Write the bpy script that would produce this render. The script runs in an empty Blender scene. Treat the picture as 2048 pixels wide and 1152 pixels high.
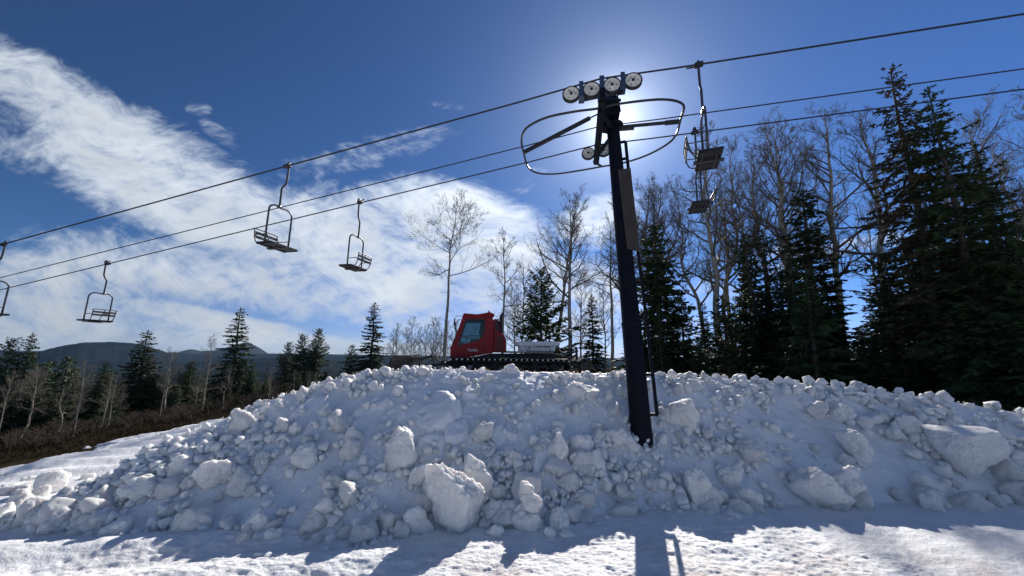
import bpy, bmesh, math, random
import numpy as np
from mathutils import Matrix, Vector

SC = bpy.context.scene
COL = SC.collection
rng = np.random.default_rng(7)
random.seed(7)
R = math.radians

# ------------------------------------------------------------------ camera
F, EYE = 744.0, 2.3            # focal length in photo pixels, eye height above the packed snow
PITCH, ROLL = R(10.0), R(1.0)
_f = np.array([0, math.cos(PITCH), math.sin(PITCH)])
_u = np.array([0, -math.sin(PITCH), math.cos(PITCH)])
_r = np.array([1.0, 0, 0])
UPV = _u * math.cos(ROLL) - _r * math.sin(ROLL)
RTV = _r * math.cos(ROLL) + _u * math.sin(ROLL)
EYEP = np.array([0, 0, EYE])


def ray(px, py):
    d = RTV * (px - 1024) + UPV * (576 - py) + _f * F
    return d / np.linalg.norm(d)


def at(px, py, dist):
    """point seen at a photo pixel, at a given horizontal distance"""
    d = ray(px, py)
    return EYEP + d * (dist / math.hypot(d[0], d[1]))


def azel(px, py):
    d = ray(px, py)
    return math.atan2(d[0], d[1]), -d[2] / math.hypot(d[0], d[1])   # azimuth, tan(depression)


cd = bpy.data.cameras.new('camera')
cam = bpy.data.objects.new('camera', cd)
COL.objects.link(cam)
cd.sensor_width = 36
cd.lens = F / 2048 * 36
cd.clip_start = 0.1
cd.clip_end = 20000
m = Matrix((( RTV[0], UPV[0], -_f[0]), (RTV[1], UPV[1], -_f[1]), (RTV[2], UPV[2], -_f[2])))
cam.matrix_world = Matrix.Translation(EYEP) @ m.to_4x4()
SC.camera = cam

# ------------------------------------------------------------------ numpy noise


def _h(ix, iy, iz, seed):
    n = (ix.astype(np.int64) * 374761393 + iy.astype(np.int64) * 668265263 + iz * 2147483647 + seed * 974711)
    n = (n ^ (n >> 13)) * 1274126177
    n = n ^ (n >> 16)
    return (n & 0xFFFFFF) / float(0xFFFFFF)


def vnoise(x, y, z=None, seed=0):
    x = np.asarray(x, float)
    y = np.asarray(y, float)
    z = np.zeros_like(x) if z is None else np.asarray(z, float)
    ix, iy, iz = np.floor(x), np.floor(y), np.floor(z)
    fx, fy, fz = x - ix, y - iy, z - iz
    ix, iy, iz = ix.astype(np.int64), iy.astype(np.int64), iz.astype(np.int64)
    fx, fy, fz = [t * t * t * (t * (t * 6 - 15) + 10) for t in (fx, fy, fz)]
    def L(k):
        a = _h(ix, iy, iz + k, seed)
        b = _h(ix + 1, iy, iz + k, seed)
        c = _h(ix, iy + 1, iz + k, seed)
        d = _h(ix + 1, iy + 1, iz + k, seed)
        return (a * (1 - fx) + b * fx) * (1 - fy) + (c * (1 - fx) + d * fx) * fy
    return (L(0) * (1 - fz) + L(1) * fz) * 2 - 1


def fbm(x, y, z=None, seed=0, oct=4, gain=.5):
    s, a, t = 0, 1, 0
    for k in range(oct):
        q = 2.03 ** k
        s = s + a * vnoise(x * q + k * 7.3, y * q - k * 3.1, None if z is None else z * q, seed + k * 13)
        t += a
        a *= gain
    return s / t


def lumps(x, y, cell, prob, rmin, rmax, seed, flat=.9):
    """rounded lumps scattered over a plane: height of the highest half-ball over each point"""
    gx, gy = np.floor(x / cell).astype(np.int64), np.floor(y / cell).astype(np.int64)
    out = np.zeros_like(x)
    wx = x + cell * .16 * fbm(x / cell * 2.1, y / cell * 2.1, seed=seed + 5, oct=3)
    wy = y + cell * .16 * fbm(x / cell * 2.1, y / cell * 2.1, seed=seed + 9, oct=3)
    z0 = np.zeros_like(gx)
    for i in (-1, 0, 1):
        for j in (-1, 0, 1):
            cx, cy = gx + i, gy + j
            a, b = _h(cx, cy, z0, seed), _h(cx, cy, z0 + 1, seed)
            c, e = _h(cx, cy, z0 + 2, seed), _h(cx, cy, z0 + 3, seed)
            rr = (rmin + (rmax - rmin) * c ** 2) * cell
            lx, ly = (wx - (cx + a) * cell), (wy - (cy + b) * cell)
            th = 6.283 * _h(cx, cy, z0 + 4, seed)
            d2 = (lx ** 2 + ly ** 2) / (rr * rr)
            tilt = (lx * np.cos(th) + ly * np.sin(th)) / rr * (.2 + .6 * _h(cx, cy, z0 + 5, seed))
            hh = rr * flat * np.minimum(np.sqrt(np.clip(1 - d2 ** 1.4, 0, 1)), np.clip(.66 + tilt, .1, 1))
            out = np.maximum(out, np.where(e < prob, hh, 0))
    return out

# ------------------------------------------------------------------ materials


class NT:
    """tiny helper to write node trees"""
    def __init__(s, nt):
        s.nt = nt
        nt.nodes.clear()

    def n(s, typ, **kw):
        nd = s.nt.nodes.new(typ)
        for k, v in kw.items():
            setattr(nd, k, v)
        return nd

    def put(s, sock, v):
        if isinstance(v, bpy.types.NodeSocket):
            s.nt.links.new(v, sock)
        else:
            sock.default_value = v

    def math(s, op, a, b=0.0, c=0.0, clamp=False):
        nd = s.n('ShaderNodeMath', operation=op, use_clamp=clamp)
        s.put(nd.inputs[0], a)
        s.put(nd.inputs[1], b)
        s.put(nd.inputs[2], c)
        return nd.outputs[0]

    def dot(s, v, k):
        nd = s.n('ShaderNodeVectorMath', operation='DOT_PRODUCT')
        s.put(nd.inputs[0], v)
        s.put(nd.inputs[1], k)
        return nd.outputs['Value']

    def xyz(s, a, b, c):
        nd = s.n('ShaderNodeCombineXYZ')
        for i, v in enumerate((a, b, c)):
            s.put(nd.inputs[i], v)
        return nd.outputs[0]

    def mapr(s, v, a, b, c=0.0, d=1.0, smooth=False):
        nd = s.n('ShaderNodeMapRange')
        nd.interpolation_type = 'SMOOTHSTEP' if smooth else 'LINEAR'
        for i, k in enumerate((v, a, b, c, d)):
            s.put(nd.inputs[i], k)
        return nd.outputs[0]

    def noise(s, vec, scale, detail=4, rough=.5, dist=0.0):
        nd = s.n('ShaderNodeTexNoise')
        s.put(nd.inputs['Vector'], vec)
        nd.inputs['Scale'].default_value = scale
        nd.inputs['Detail'].default_value = detail
        nd.inputs['Roughness'].default_value = rough
        nd.inputs['Distortion'].default_value = dist
        return nd.outputs[0]

    def mix(s, f, a, b):
        nd = s.n('ShaderNodeMix', data_type='RGBA')
        s.put(nd.inputs[0], f)
        s.put(nd.inputs[6], a)
        s.put(nd.inputs[7], b)
        return nd.outputs[2]


def c4(c):
    return (c[0], c[1], c[2], 1.0)


def material(name, col, rough=.6, metal=0.0, col2=None, scale=8.0, bump=0.0, bscale=40.0, coord='Object', stretch=None,
             contrast=(.35, .65), spec=.5, rand=0.0, coat=0.0, sss=0.0, trans=0.0):
    mt = bpy.data.materials.new(name)
    mt.use_nodes = True
    t = NT(mt.node_tree)
    out = t.n('ShaderNodeOutputMaterial')
    b = t.n('ShaderNodeBsdfPrincipled')
    t.nt.links.new(b.outputs[0], out.inputs[0])
    b.inputs['Roughness'].default_value = rough
    b.inputs['Metallic'].default_value = metal
    b.inputs['Specular IOR Level'].default_value = spec
    b.inputs['Coat Weight'].default_value = coat
    if sss:
        b.inputs['Subsurface Weight'].default_value = sss
        b.inputs['Subsurface Radius'].default_value = (.06, .05, .045)
        b.inputs['Subsurface Scale'].default_value = 1.0
    tc = t.n('ShaderNodeTexCoord')
    vec = tc.outputs[coord]
    if stretch:
        mp = t.n('ShaderNodeMapping')
        mp.inputs['Scale'].default_value = stretch
        t.nt.links.new(vec, mp.inputs[0])
        vec = mp.outputs[0]
    c = c4(col)
    if col2 is not None:
        f = t.mapr(t.noise(vec, scale, 5, .6), contrast[0], contrast[1])
        c = t.mix(f, c4(col), c4(col2))
    if rand:
        oi = t.n('ShaderNodeObjectInfo')
        hs = t.n('ShaderNodeHueSaturation')
        t.put(hs.inputs['Value'], t.mapr(oi.outputs['Random'], 0, 1, 1 - rand, 1 + rand))
        t.put(hs.inputs['Hue'], t.mapr(oi.outputs['Random'], 0, 1, .5 - rand * .05, .5 + rand * .05))
        t.put(hs.inputs['Color'], c)
        c = hs.outputs[0]
    t.put(b.inputs['Base Color'], c)
    if bump:
        bp = t.n('ShaderNodeBump')
        bp.inputs['Distance'].default_value = bump
        bp.inputs['Strength'].default_value = 1.0
        t.put(bp.inputs['Height'], t.noise(vec, bscale, 5, .65))
        t.nt.links.new(bp.outputs[0], b.inputs['Normal'])
    if trans:
        tr = t.n('ShaderNodeBsdfTranslucent')
        t.put(tr.inputs[0], c)
        mx = t.n('ShaderNodeMixShader')
        mx.inputs[0].default_value = trans
        t.nt.links.new(b.outputs[0], mx.inputs[1])
        t.nt.links.new(tr.outputs[0], mx.inputs[2])
        t.nt.links.new(mx.outputs[0], out.inputs[0])
    return mt


M = {}
M['snow'] = material('snow', (.84, .85, .87), .55, col2=(.78, .79, .81), scale=3, bump=.014, bscale=20, spec=.3, sss=.8)
M['chunk'] = material('snow_chunk', (.87, .862, .84), .55, col2=(.80, .79, .765), scale=4, bump=.018, bscale=24, spec=.3, sss=.8)
M['needles'] = material('spruce_needles', (.022, .048, .020), .6, col2=(.065, .090, .030), scale=2.2, rand=.3, spec=.25, trans=.12)
M['needles_brown'] = material('spruce_needles_dry', (.035, .045, .022), .7, col2=(.10, .07, .04), scale=1.5, rand=.2, spec=.2)
M['spruce_bark'] = material('spruce_bark', (.06, .045, .035), .9, col2=(.14, .11, .09), scale=9, bump=.02, bscale=30)
M['aspen_bark'] = material('aspen_bark', (.40, .36, .28), .85, col2=(.12, .10, .08), scale=5, stretch=(1, 1, .45), contrast=(.5, .72), bump=.01, rand=.18)
M['twigs'] = material('aspen_twigs', (.12, .10, .08), .85, col2=(.20, .175, .14), scale=2, rand=.15)
M['tower'] = material('tower_paint', (.0035, .0055, .014), .55, col2=(.008, .008, .012), scale=5, bump=.002, spec=.12)
M['tower_grey'] = material('tower_plate', (.026, .021, .020), .75, col2=(.042, .034, .031), scale=4)
M['steel_dark'] = material('dark_steel', (.025, .027, .03), .45, .3, col2=(.05, .045, .045), scale=12)
M['steel'] = material('galvanised_steel', (.05, .052, .06), .4, .5, col2=(.09, .09, .10), scale=14)
M['rope'] = material('wire_rope', (.03, .032, .038), .5, .5)
M['seat'] = material('seat_panel', (.008, .008, .011), .6, col2=(.015, .014, .015), scale=10)
M['slat'] = material('backrest_slat', (.05, .045, .042), .6, col2=(.09, .08, .075), scale=10)
M['plate'] = material('plate_pale', (.55, .54, .5), .6, col2=(.42, .40, .38), scale=14)
M['sheave'] = material('sheave_face', (.80, .78, .70), .6, col2=(.58, .56, .5), scale=12)
M['rubber'] = material('rubber', (.018, .018, .018), .7)
M['blue'] = material('blue_paint', (.015, .04, .11), .45, col2=(.03, .05, .09), scale=12)
M['red'] = material('red_paint', (.25, .006, .012), .45, col2=(.19, .005, .010), scale=2.5, spec=.25)
M['black'] = material('black_plastic', (.014, .014, .015), .55)
M['white_box'] = material('white_box', (.72, .73, .74), .45, col2=(.62, .63, .64), scale=6)
M['alu'] = material('cleat_aluminium', (.55, .55, .55), .35, .8)
M['deck'] = material('deck_plate', (.22, .22, .23), .5, .4, col2=(.14, .14, .15), scale=10)
M['orange'] = material('beacon_lens', (.6, .12, .03), .25)
M['white'] = material('white_vinyl', (.75, .75, .75), .5)
M['cab_inside'] = material('cab_interior', (.03, .03, .034), .8)
M['earth'] = material('earth', (.055, .035, .02), .95, col2=(.13, .085, .045), scale=.9, bump=.08, bscale=5)
M['grass'] = material('dry_grass', (.04, .032, .019), .9, col2=(.02, .016, .009), scale=.5, spec=0.0, rand=.1)
M['shrub'] = material('bare_shrub', (.055, .045, .034), .9, col2=(.09, .07, .05), scale=.4, spec=.1)


def glass_mat():
    mt = bpy.data.materials.new('cab_glass')
    mt.use_nodes = True
    t = NT(mt.node_tree)
    out = t.n('ShaderNodeOutputMaterial')
    tr = t.n('ShaderNodeBsdfTransparent')
    tr.inputs[0].default_value = (.46, .56, .58, 1)
    gl = t.n('ShaderNodeBsdfGlossy')
    gl.inputs['Roughness'].default_value = .03
    fr = t.n('ShaderNodeFresnel')
    mx = t.n('ShaderNodeMixShader')
    t.nt.links.new(fr.outputs[0], mx.inputs[0])
    t.nt.links.new(tr.outputs[0], mx.inputs[1])
    t.nt.links.new(gl.outputs[0], mx.inputs[2])
    t.nt.links.new(mx.outputs[0], out.inputs[0])
    return mt


M['glass'] = glass_mat()


def road_snow_mat():
    """packed snow with slush and reddish grit worked into it in patches"""
    mt = bpy.data.materials.new('packed_snow')
    mt.use_nodes = True
    t = NT(mt.node_tree)
    out = t.n('ShaderNodeOutputMaterial')
    b = t.n('ShaderNodeBsdfPrincipled')
    t.nt.links.new(b.outputs[0], out.inputs[0])
    b.inputs['Roughness'].default_value = .5
    b.inputs['Specular IOR Level'].default_value = .3
    tc = t.n('ShaderNodeTexCoord')
    o = tc.outputs['Object']
    sp = t.n('ShaderNodeSeparateXYZ')
    t.nt.links.new(o, sp.inputs[0])
    n1 = t.noise(o, 1.1, 6, .65)
    n2 = t.noise(o, 7, 5, .7)
    near = t.mapr(sp.outputs[1], 3.4, 5.6, 1, 0, True)
    right = t.mapr(sp.outputs[0], -2.5, 1.0, 0.25, 1, True)
    d = t.math('MULTIPLY', t.mapr(n1, .42, .60, 0, 1, True), t.mapr(n2, .36, .62, .15, 1, True))
    d = t.math('MULTIPLY', d, t.math('MULTIPLY', near, right))
    c = t.mix(t.mapr(t.noise(o, 2.5, 4), .3, .7), (.86, .865, .875, 1), (.76, .765, .78, 1))
    c = t.mix(t.math('MULTIPLY', d, .9), c, (.40, .25, .19, 1))
    t.put(b.inputs['Base Color'], c)
    bp = t.n('ShaderNodeBump')
    bp.inputs['Distance'].default_value = .02
    t.put(bp.inputs['Height'], t.noise(o, 26, 6, .7))
    t.nt.links.new(bp.outputs[0], b.inputs['Normal'])
    return mt


M['road_snow'] = road_snow_mat()


def hill_mat(name, a, b_, sc):
    return material(name, a, 1.0, col2=b_, scale=sc, contrast=(.4, .6), spec=0.0)


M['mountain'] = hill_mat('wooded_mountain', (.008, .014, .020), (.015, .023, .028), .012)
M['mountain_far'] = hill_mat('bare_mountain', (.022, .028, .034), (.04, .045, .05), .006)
M['forest_floor'] = material('forest_floor', (.022, .018, .012), .95, col2=(.05, .038, .024), scale=.7, bump=.06, bscale=4, spec=0.0)

# ------------------------------------------------------------------ mesh helpers


class MB:
    """collects shapes; build() links them as ONE mesh object"""
    def __init__(s):
        s.v, s.f, s.n = [], [], 0

    def add(s, v, faces):
        v = np.asarray(v, float).reshape(-1, 3)
        s.v.append(v)
        for fa in faces:
            s.f.append(np.asarray(fa, np.int64) + s.n)
        s.n += len(v)
        return s

    def box(s, c, size, rot=None):
        h = np.array(size) / 2
        v = np.array([[x, y, z] for x in (-1, 1) for y in (-1, 1) for z in (-1, 1)]) * h
        if rot is not None:
            v = v @ np.array(rot.to_3x3() if hasattr(rot, 'to_3x3') else rot).T
        v = v + np.array(c)
        return s.add(v, [np.array([[0, 1, 3, 2], [4, 6, 7, 5], [0, 4, 5, 1], [2, 3, 7, 6], [0, 2, 6, 4], [1, 5, 7, 3]])])

    def bar(s, a, b, w, h, up=(0, 0, 1)):
        """a box-section bar from a to b"""
        a, b = np.array(a, float), np.array(b, float)
        d = b - a
        L = np.linalg.norm(d)
        d /= L
        x = np.cross(d, np.array(up, float))
        if np.linalg.norm(x) < 1e-4:
            x = np.cross(d, (0, 1, 0))
        x /= np.linalg.norm(x)
        y = np.cross(x, d)
        return s.box((a + b) / 2, (w, L, h), np.array([x, d, y]).T)

    def tube(s, pts, rad, sides=8, closed=False, cap=True):
        P = np.asarray(pts, float)
        n = len(P)
        rad = np.broadcast_to(np.asarray(rad, float), (n,))
        if closed:
            T = np.roll(P, -1, 0) - np.roll(P, 1, 0)
        else:
            T = np.gradient(P, axis=0)
        T /= np.linalg.norm(T, axis=1)[:, None] + 1e-12
        ref = np.array([0, 0, 1.0]) if abs(T[0, 2]) < .9 else np.array([1.0, 0, 0])
        X = np.zeros_like(P)
        x = np.cross(T[0], ref)
        for i in range(n):
            x = x - T[i] * (x @ T[i])
            x /= np.linalg.norm(x) + 1e-12
            X[i] = x
        Y = np.cross(T, X)
        a = np.arange(sides) / sides * 2 * math.pi
        V = P[:, None, :] + rad[:, None, None] * (np.cos(a)[None, :, None] * X[:, None, :] + np.sin(a)[None, :, None] * Y[:, None, :])
        i = np.arange(n if closed else n - 1)[:, None]
        j = np.arange(sides)[None, :]
        i2, j2 = (i + 1) % n, (j + 1) % sides
        q = np.stack([i * sides + j, i * sides + j2, i2 * sides + j2, i2 * sides + j], -1).reshape(-1, 4)
        fs = [q]
        if cap and not closed:
            fs += [np.arange(sides)[::-1][None, :], ((n - 1) * sides + np.arange(sides))[None, :]]
        return s.add(V.reshape(-1, 3), fs)

    def cyl(s, a, b, r0, r1=None, sides=20):
        return s.tube([a, b], [r0, r0 if r1 is None else r1], sides)

    def lathe(s, c, axis, prof, sides=28, cap=True):
        """prof: (offset along axis, radius)"""
        c, ax = np.array(c, float), np.array(axis, float)
        ax /= np.linalg.norm(ax)
        x = np.cross(ax, (0, 0, 1.0))
        if np.linalg.norm(x) < 1e-3:
            x = np.array([1.0, 0, 0])
        x /= np.linalg.norm(x)
        y = np.cross(ax, x)
        a = np.arange(sides) / sides * 2 * math.pi
        V = np.concatenate([c + ax * o + r * (np.cos(a)[:, None] * x + np.sin(a)[:, None] * y) for o, r in prof])
        i = np.arange(len(prof) - 1)[:, None]
        j = np.arange(sides)[None, :]
        q = np.stack([i * sides + j, i * sides + (j + 1) % sides, (i + 1) * sides + (j + 1) % sides, (i + 1) * sides + j], -1).reshape(-1, 4)
        return s.add(V, [q] + ([np.arange(sides)[::-1][None, :], ((len(prof) - 1) * sides + np.arange(sides))[None, :]] if cap else []))

    def prism(s, poly, y0, y1):
        """poly in (x, z), extruded along y"""
        n = len(poly)
        v = [(x, y0, z) for x, z in poly] + [(x, y1, z) for x, z in poly]
        q = np.array([[i, (i + 1) % n, n + (i + 1) % n, n + i] for i in range(n)])
        return s.add(v, [q, np.arange(n)[::-1][None, :], (n + np.arange(n))[None, :]])

    def ringprism(s, outer, inner, y0, y1):
        """a plate with a hole: two polygons of equal count"""
        n = len(outer)
        v = [(x, y0, z) for x, z in outer] + [(x, y0, z) for x, z in inner] + [(x, y1, z) for x, z in outer] + [(x, y1, z) for x, z in inner]
        q = []
        for i in range(n):
            k = (i + 1) % n
            q += [[i, k, n + k, n + i], [2 * n + i, 3 * n + i, 3 * n + k, 2 * n + k], [i, 2 * n + i, 2 * n + k, k], [n + i, n + k, 3 * n + k, 3 * n + i]]
        return s.add(v, [np.array(q)])

    def mesh(s, name, mat, smooth=True, angle=None):
        V = np.concatenate(s.v)
        me = bpy.data.meshes.new(name)
        me.vertices.add(len(V))
        me.vertices.foreach_set('co', V.astype(np.float32).ravel())
        tot = np.concatenate([np.full(len(f), f.shape[1]) for f in s.f])
        loops = np.concatenate([f.ravel() for f in s.f])
        me.loops.add(len(loops))
        me.loops.foreach_set('vertex_index', loops.astype(np.int32))
        me.polygons.add(len(tot))
        me.polygons.foreach_set('loop_start', np.concatenate([[0], np.cumsum(tot)[:-1]]).astype(np.int32))
        me.update(calc_edges=True)
        me.validate()
        if smooth:
            me.polygons.foreach_set('use_smooth', np.ones(len(me.polygons), bool))
            if angle:
                me.set_sharp_from_angle(angle=R(angle))
        me.materials.append(mat)
        return me

    def build(s, name, mat, parent=None, smooth=True, angle=35, bevel=0.0):
        o = bpy.data.objects.new(name, s.mesh(name, mat, smooth, angle))
        COL.objects.link(o)
        if parent is not None:
            o.parent = parent
        if bevel:
            b = o.modifiers.new('bevel', 'BEVEL')
            b.width = bevel
            b.segments = 2
            b.limit_method = 'ANGLE'
        return o


def tag(o, label=None, cat=None, group=None, kind=None):
    if label:
        o['label'] = label
    if cat:
        o['category'] = cat
    if group:
        o['group'] = group
    if kind:
        o['kind'] = kind
    return o


def empty(name, loc, rz=0.0):
    o = bpy.data.objects.new(name, None)
    o.empty_display_size = .2
    COL.objects.link(o)
    o.location = [float(t) for t in loc]
    o.rotation_euler = (0, 0, rz)
    return o


def grid(name, X, Y, Z, mat, kind=None):
    n, k = X.shape
    b = MB()
    i = np.arange(n - 1)[:, None]
    j = np.arange(k - 1)[None, :]
    q = np.stack([i * k + j, (i + 1) * k + j, (i + 1) * k + j + 1, i * k + j + 1], -1).reshape(-1, 4)
    b.add(np.stack([X, Y, Z], -1).reshape(-1, 3), [q])
    o = b.build(name, mat, angle=None)
    if kind:
        o['kind'] = kind
    return o

# ------------------------------------------------------------------ terrain and snow pile (height fields)


def ground(x, y):
    x, y = np.asarray(x, float), np.asarray(y, float)
    u = -x * .97 - 9.5
    fall = 1.6 * np.log1p(np.exp(np.clip(u / 1.6, -30, 30)))
    z = -.180 * np.minimum(fall, 60 + .1 * fall)
    r = np.hypot(x, y)
    z = z + .22 * fbm(x / 9, y / 9, seed=3) * np.clip((r - 9) / 12, 0, 1)
    z = z - .035 * np.maximum(r - 55, 0) * np.clip(1.6 - r / 1500, .2, 1)
    z = z + 5 * fbm(x / 260, y / 260, seed=4) * np.clip((r - 200) / 600, 0, 1)
    return z


CREST = [(40, 1046), (76, 1026), (150, 984), (232, 938), (300, 897), (420, 850), (520, 808), (620, 774), (720, 746), (850, 739), (1000, 744), (1150, 748),
         (1300, 749), (1450, 758), (1650, 770), (1800, 788), (1900, 803), (2048, 828)]
FOOT = [(0, 1050), (100, 1062), (250, 1072), (400, 1080), (540, 1092), (700, 1092), (850, 1072), (1000, 1072), (1150, 1060), (1275, 1040), (1500, 1030),
        (1700, 1026), (1900, 1026), (2048, 1022)]
_fa = np.array([azel(*p)[0] for p in FOOT])
_fd = np.array([EYE / azel(*p)[1] for p in FOOT])
_ca = np.array([azel(*p)[0] for p in CREST])
_ct = np.array([azel(*p)[1] for p in CREST])
SLOPE = ([-.95, -.80, -.60, -.42, -.22, 0.0, .35, .7, 1.0], [.42, .44, .50, .64, .80, .84, .78, .64, .58])


def pile_params(a):
    d0 = np.interp(a, _fa, _fd)
    d0 = d0 * np.where(a > _fa[-1], 1 + .9 * (a - _fa[-1]), 1)
    t = np.interp(a, _ca, _ct)
    t = t + np.where(a > _ca[-1], .25 * (a - _ca[-1]), 0)
    # past the left end of the heap the crest comes down to the ground
    t = np.where(a < _ca[0], EYE / d0, t)
    s = np.interp(a, *SLOPE)
    dc = (EYE + s * d0) / (s + t)
    dc = np.maximum(dc, d0 + .02)
    zc = EYE - t * dc
    return d0, dc, np.maximum(zc, 0), t


def pile_base(a, d):
    """smooth heap height at azimuth a and distance d, with the share of face (1) against top (0)"""
    d0, dc, zc, t = pile_params(a)
    u = (d - d0) / (dc - d0)
    uu = np.clip(u, 0, 1)
    face = zc * (uu + .10 * np.sin(uu * math.pi) * (uu - .45))
    k = np.maximum(t + .02, .055)
    top = zc - k * np.maximum(d - dc, 0)
    dend = np.interp(a, [-.9, -.62, -.5, -.3, .2, .45, .7, 1.1], [.8, 1.6, 4, 13, 14.5, 9, 6, 5]) + dc
    x, y = d * np.sin(a), d * np.cos(a)
    g = ground(x, y)
    w = np.clip((dend - d) / np.minimum(4.0, dend - dc), 0, 1)
    w = w * w * (3 - 2 * w)
    top = g * (1 - w) + top * w
    z = np.where(u < 1, face, top)
    z = np.where(u < 0, .35 * (d - d0), z)
    return z, u, w


def hit(px, py):
    """where the view ray through a photo pixel meets the heap or the ground"""
    d = ray(px, py)
    hd = math.hypot(d[0], d[1])
    a = math.atan2(d[0], d[1])
    D = np.linspace(2.5, 40, 6000)
    z = EYE + D * d[2] / hd
    zz = np.maximum(pile_base(np.full_like(D, a), D)[0], ground(D * math.sin(a), D * math.cos(a)))
    k = np.argmax(z <= zz)
    return EYEP + d * (D[k] / hd), D[k]


def surf(x, y):
    a, d = np.arctan2(x, y), np.hypot(x, y)
    return np.maximum(pile_base(a, d)[0], ground(x, y))


# ---- earth sheet out to the horizon
az = np.linspace(-math.pi, math.pi, 361)
dd = np.concatenate([[.01], np.geomspace(1.5, 5000, 150)])
A, D = np.meshgrid(az, dd, indexing='ij')
X, Y = D * np.sin(A), D * np.cos(A)
k_ = 96
grid('terrain', X[:, :k_], Y[:, :k_], (ground(X, Y) - .02)[:, :k_], M['forest_floor'], 'structure')
grid('terrain', X[:, k_ - 1:], Y[:, k_ - 1:], (ground(X, Y) - .02)[:, k_ - 1:], M['mountain'], 'structure')

# ---- packed snow of the road and run
az = np.linspace(-1.35, 1.35, 1300)
sd = np.concatenate([np.geomspace(1.2, 3.2, 60)[:-1], np.geomspace(3.2, 6.5, 330), np.geomspace(6.55, 24, 200)])
A, D = np.meshgrid(az, sd, indexing='ij')
X, Y = D * np.sin(A), D * np.cos(A)
edge_pts = [azel(*p)[0] for p in ((-300, 960), (0, 931), (130, 913), (260, 892), (420, 870))]
edge_d = [14.2, 14.4, 15.2, 16.4, 17.5]
ED = np.interp(A, edge_pts, edge_d) + 2.2 * fbm(X / 1.9, Y / 1.9, seed=61, oct=5, gain=.6) + 1.2 * np.sin(A * 9)
Z = ground(X, Y) + .012
near = np.clip((9 - D) / 3, .6, 1)
n_soft = fbm(X / .9, Y / .35, seed=21, oct=5, gain=.55)
crumb = lumps(X, Y, .11, .45, .12, .5, 31, .7) * (.35 + .65 * (fbm(X / .8, Y / .8, seed=33) > -.1))
crumb2 = lumps(X, Y, .28, .22, .12, .42, 37, .55)
grain = lumps(X, Y, .05, .6, .15, .5, 41, .7) * np.clip(.5 + 1.6 * fbm(X / .6, Y / .4, seed=46), 0, 1)
rut = .05 * np.sin((Y - .18 * X) * 7 + 1.4 * fbm(X / 2, Y / 2, seed=8)) * np.clip((-X - .5) / 2, 0, 1)
Z = Z + near * (.034 * n_soft +   .26 * crumb + .22 * crumb2 + .32 * grain + .020 * fbm(X / .11, Y / .06, seed=44, oct=3)) + rut * near
thick = np.clip((ED - D) / .8, -1, 1)
Z = Z + np.where(thick < 0, .5 * thick, .06 * thick)
grid('snow_ground', X, Y, Z, M['road_snow'], 'structure')

az = np.linspace(1.345, 2 * math.pi - 1.345, 160)
A, D = np.meshgrid(az, np.geomspace(1.0, 60, 60), indexing='ij')
X, Y = D * np.sin(A), D * np.cos(A)
grid('snow_ground', X, Y, ground(X, Y) + .012 + .05 * fbm(X / .9, Y / .9, seed=21, oct=4), M['road_snow'], 'structure')

# ---- the heap of broken snow
na, nf, nb = 1250, 270, 80
az = np.linspace(-.965, 1.12, na)
d0, dc, zc, _t = pile_params(az)
rows_f = np.linspace(-.22, 1.0, nf)[None, :]
Df = d0[:, None] + (dc - d0)[:, None] * rows_f
rows_b = (np.linspace(0, 1, nb + 1)[1:] ** 1.8)[None, :]
dend = np.interp(az, [-.9, -.62, -.5, -.3, .2, .45, .7, 1.1], [.8, 1.6, 4, 13, 14.5, 9, 6, 5])
Db = dc[:, None] + (dend + .6)[:, None] * rows_b
D = np.concatenate([Df, Db], 1)
A = np.repeat(az[:, None], D.shape[1], 1)
Zb, U, W = pile_base(A, D)
Z1 = Zb
for _ in range(3):   # round the crest a little
    Z1[:, 1:-1] = (Z1[:, :-2] + 2 * Z1[:, 1:-1] + Z1[:, 2:]) / 4
X, Y = D * np.sin(A), D * np.cos(A)
S, T = A * 7.0, D * 1.2
fine = lumps(S, T, .16, .75, .14, .5, 71) * np.clip(.75 + 1.4 * fbm(S / 1.2, T / 1.2, seed=72), .1, 1) + .22 * lumps(S, T, .075, .7, .15, .5, 88)
mid = lumps(S, T, .42, .68, .12, .48, 73)
big = lumps(S, T, 1.0, .42, .14, .42, 75, .7)
cluster = np.clip(.68 + 1.3 * fbm(S / 1.5, T / 1.5, seed=77), .30, 1)
disp = .10 * fbm(S / 1.1, T / .8, seed=79) + .20 * fbm(S / 3.1, T / 2.5, seed=83, oct=2) * np.clip(U, 0, 1) * np.clip(2.2 - U * 1.6, .3, 1)
disp = disp + cluster * np.maximum(np.maximum(1.0 * mid, .8 * big), 0) + .6 * fine + .013 * fbm(S / .16, T / .16, seed=81, oct=3)
disp = disp * np.interp(U, [-.22, -.1, .1, .75, .97, 1.2, 2.5], [.25, .5, .9, .8, .30, .20, .15]) * np.interp(A, [-.7, -.45, -.25], [.5, .62, 1.0])
fw = np.clip(1.15 - U, 0, 1) * .55
X = X - disp * fw * np.sin(A)
Y = Y - disp * fw * np.cos(A)
Z = Z1 + disp * np.sqrt(1 - fw ** 2) - np.where(U < -.12, .06, 0)
fade = np.clip((Db[:, -1:] - D) / .8, 0, 1)
Z = Z - .25 * (1 - fade)
pile = grid('snow_pile', X, Y, Z, M['snow'])
tag(pile, 'long high heap of broken shaded snow ploughed up across the middle of the view', 'snow pile')

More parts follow.
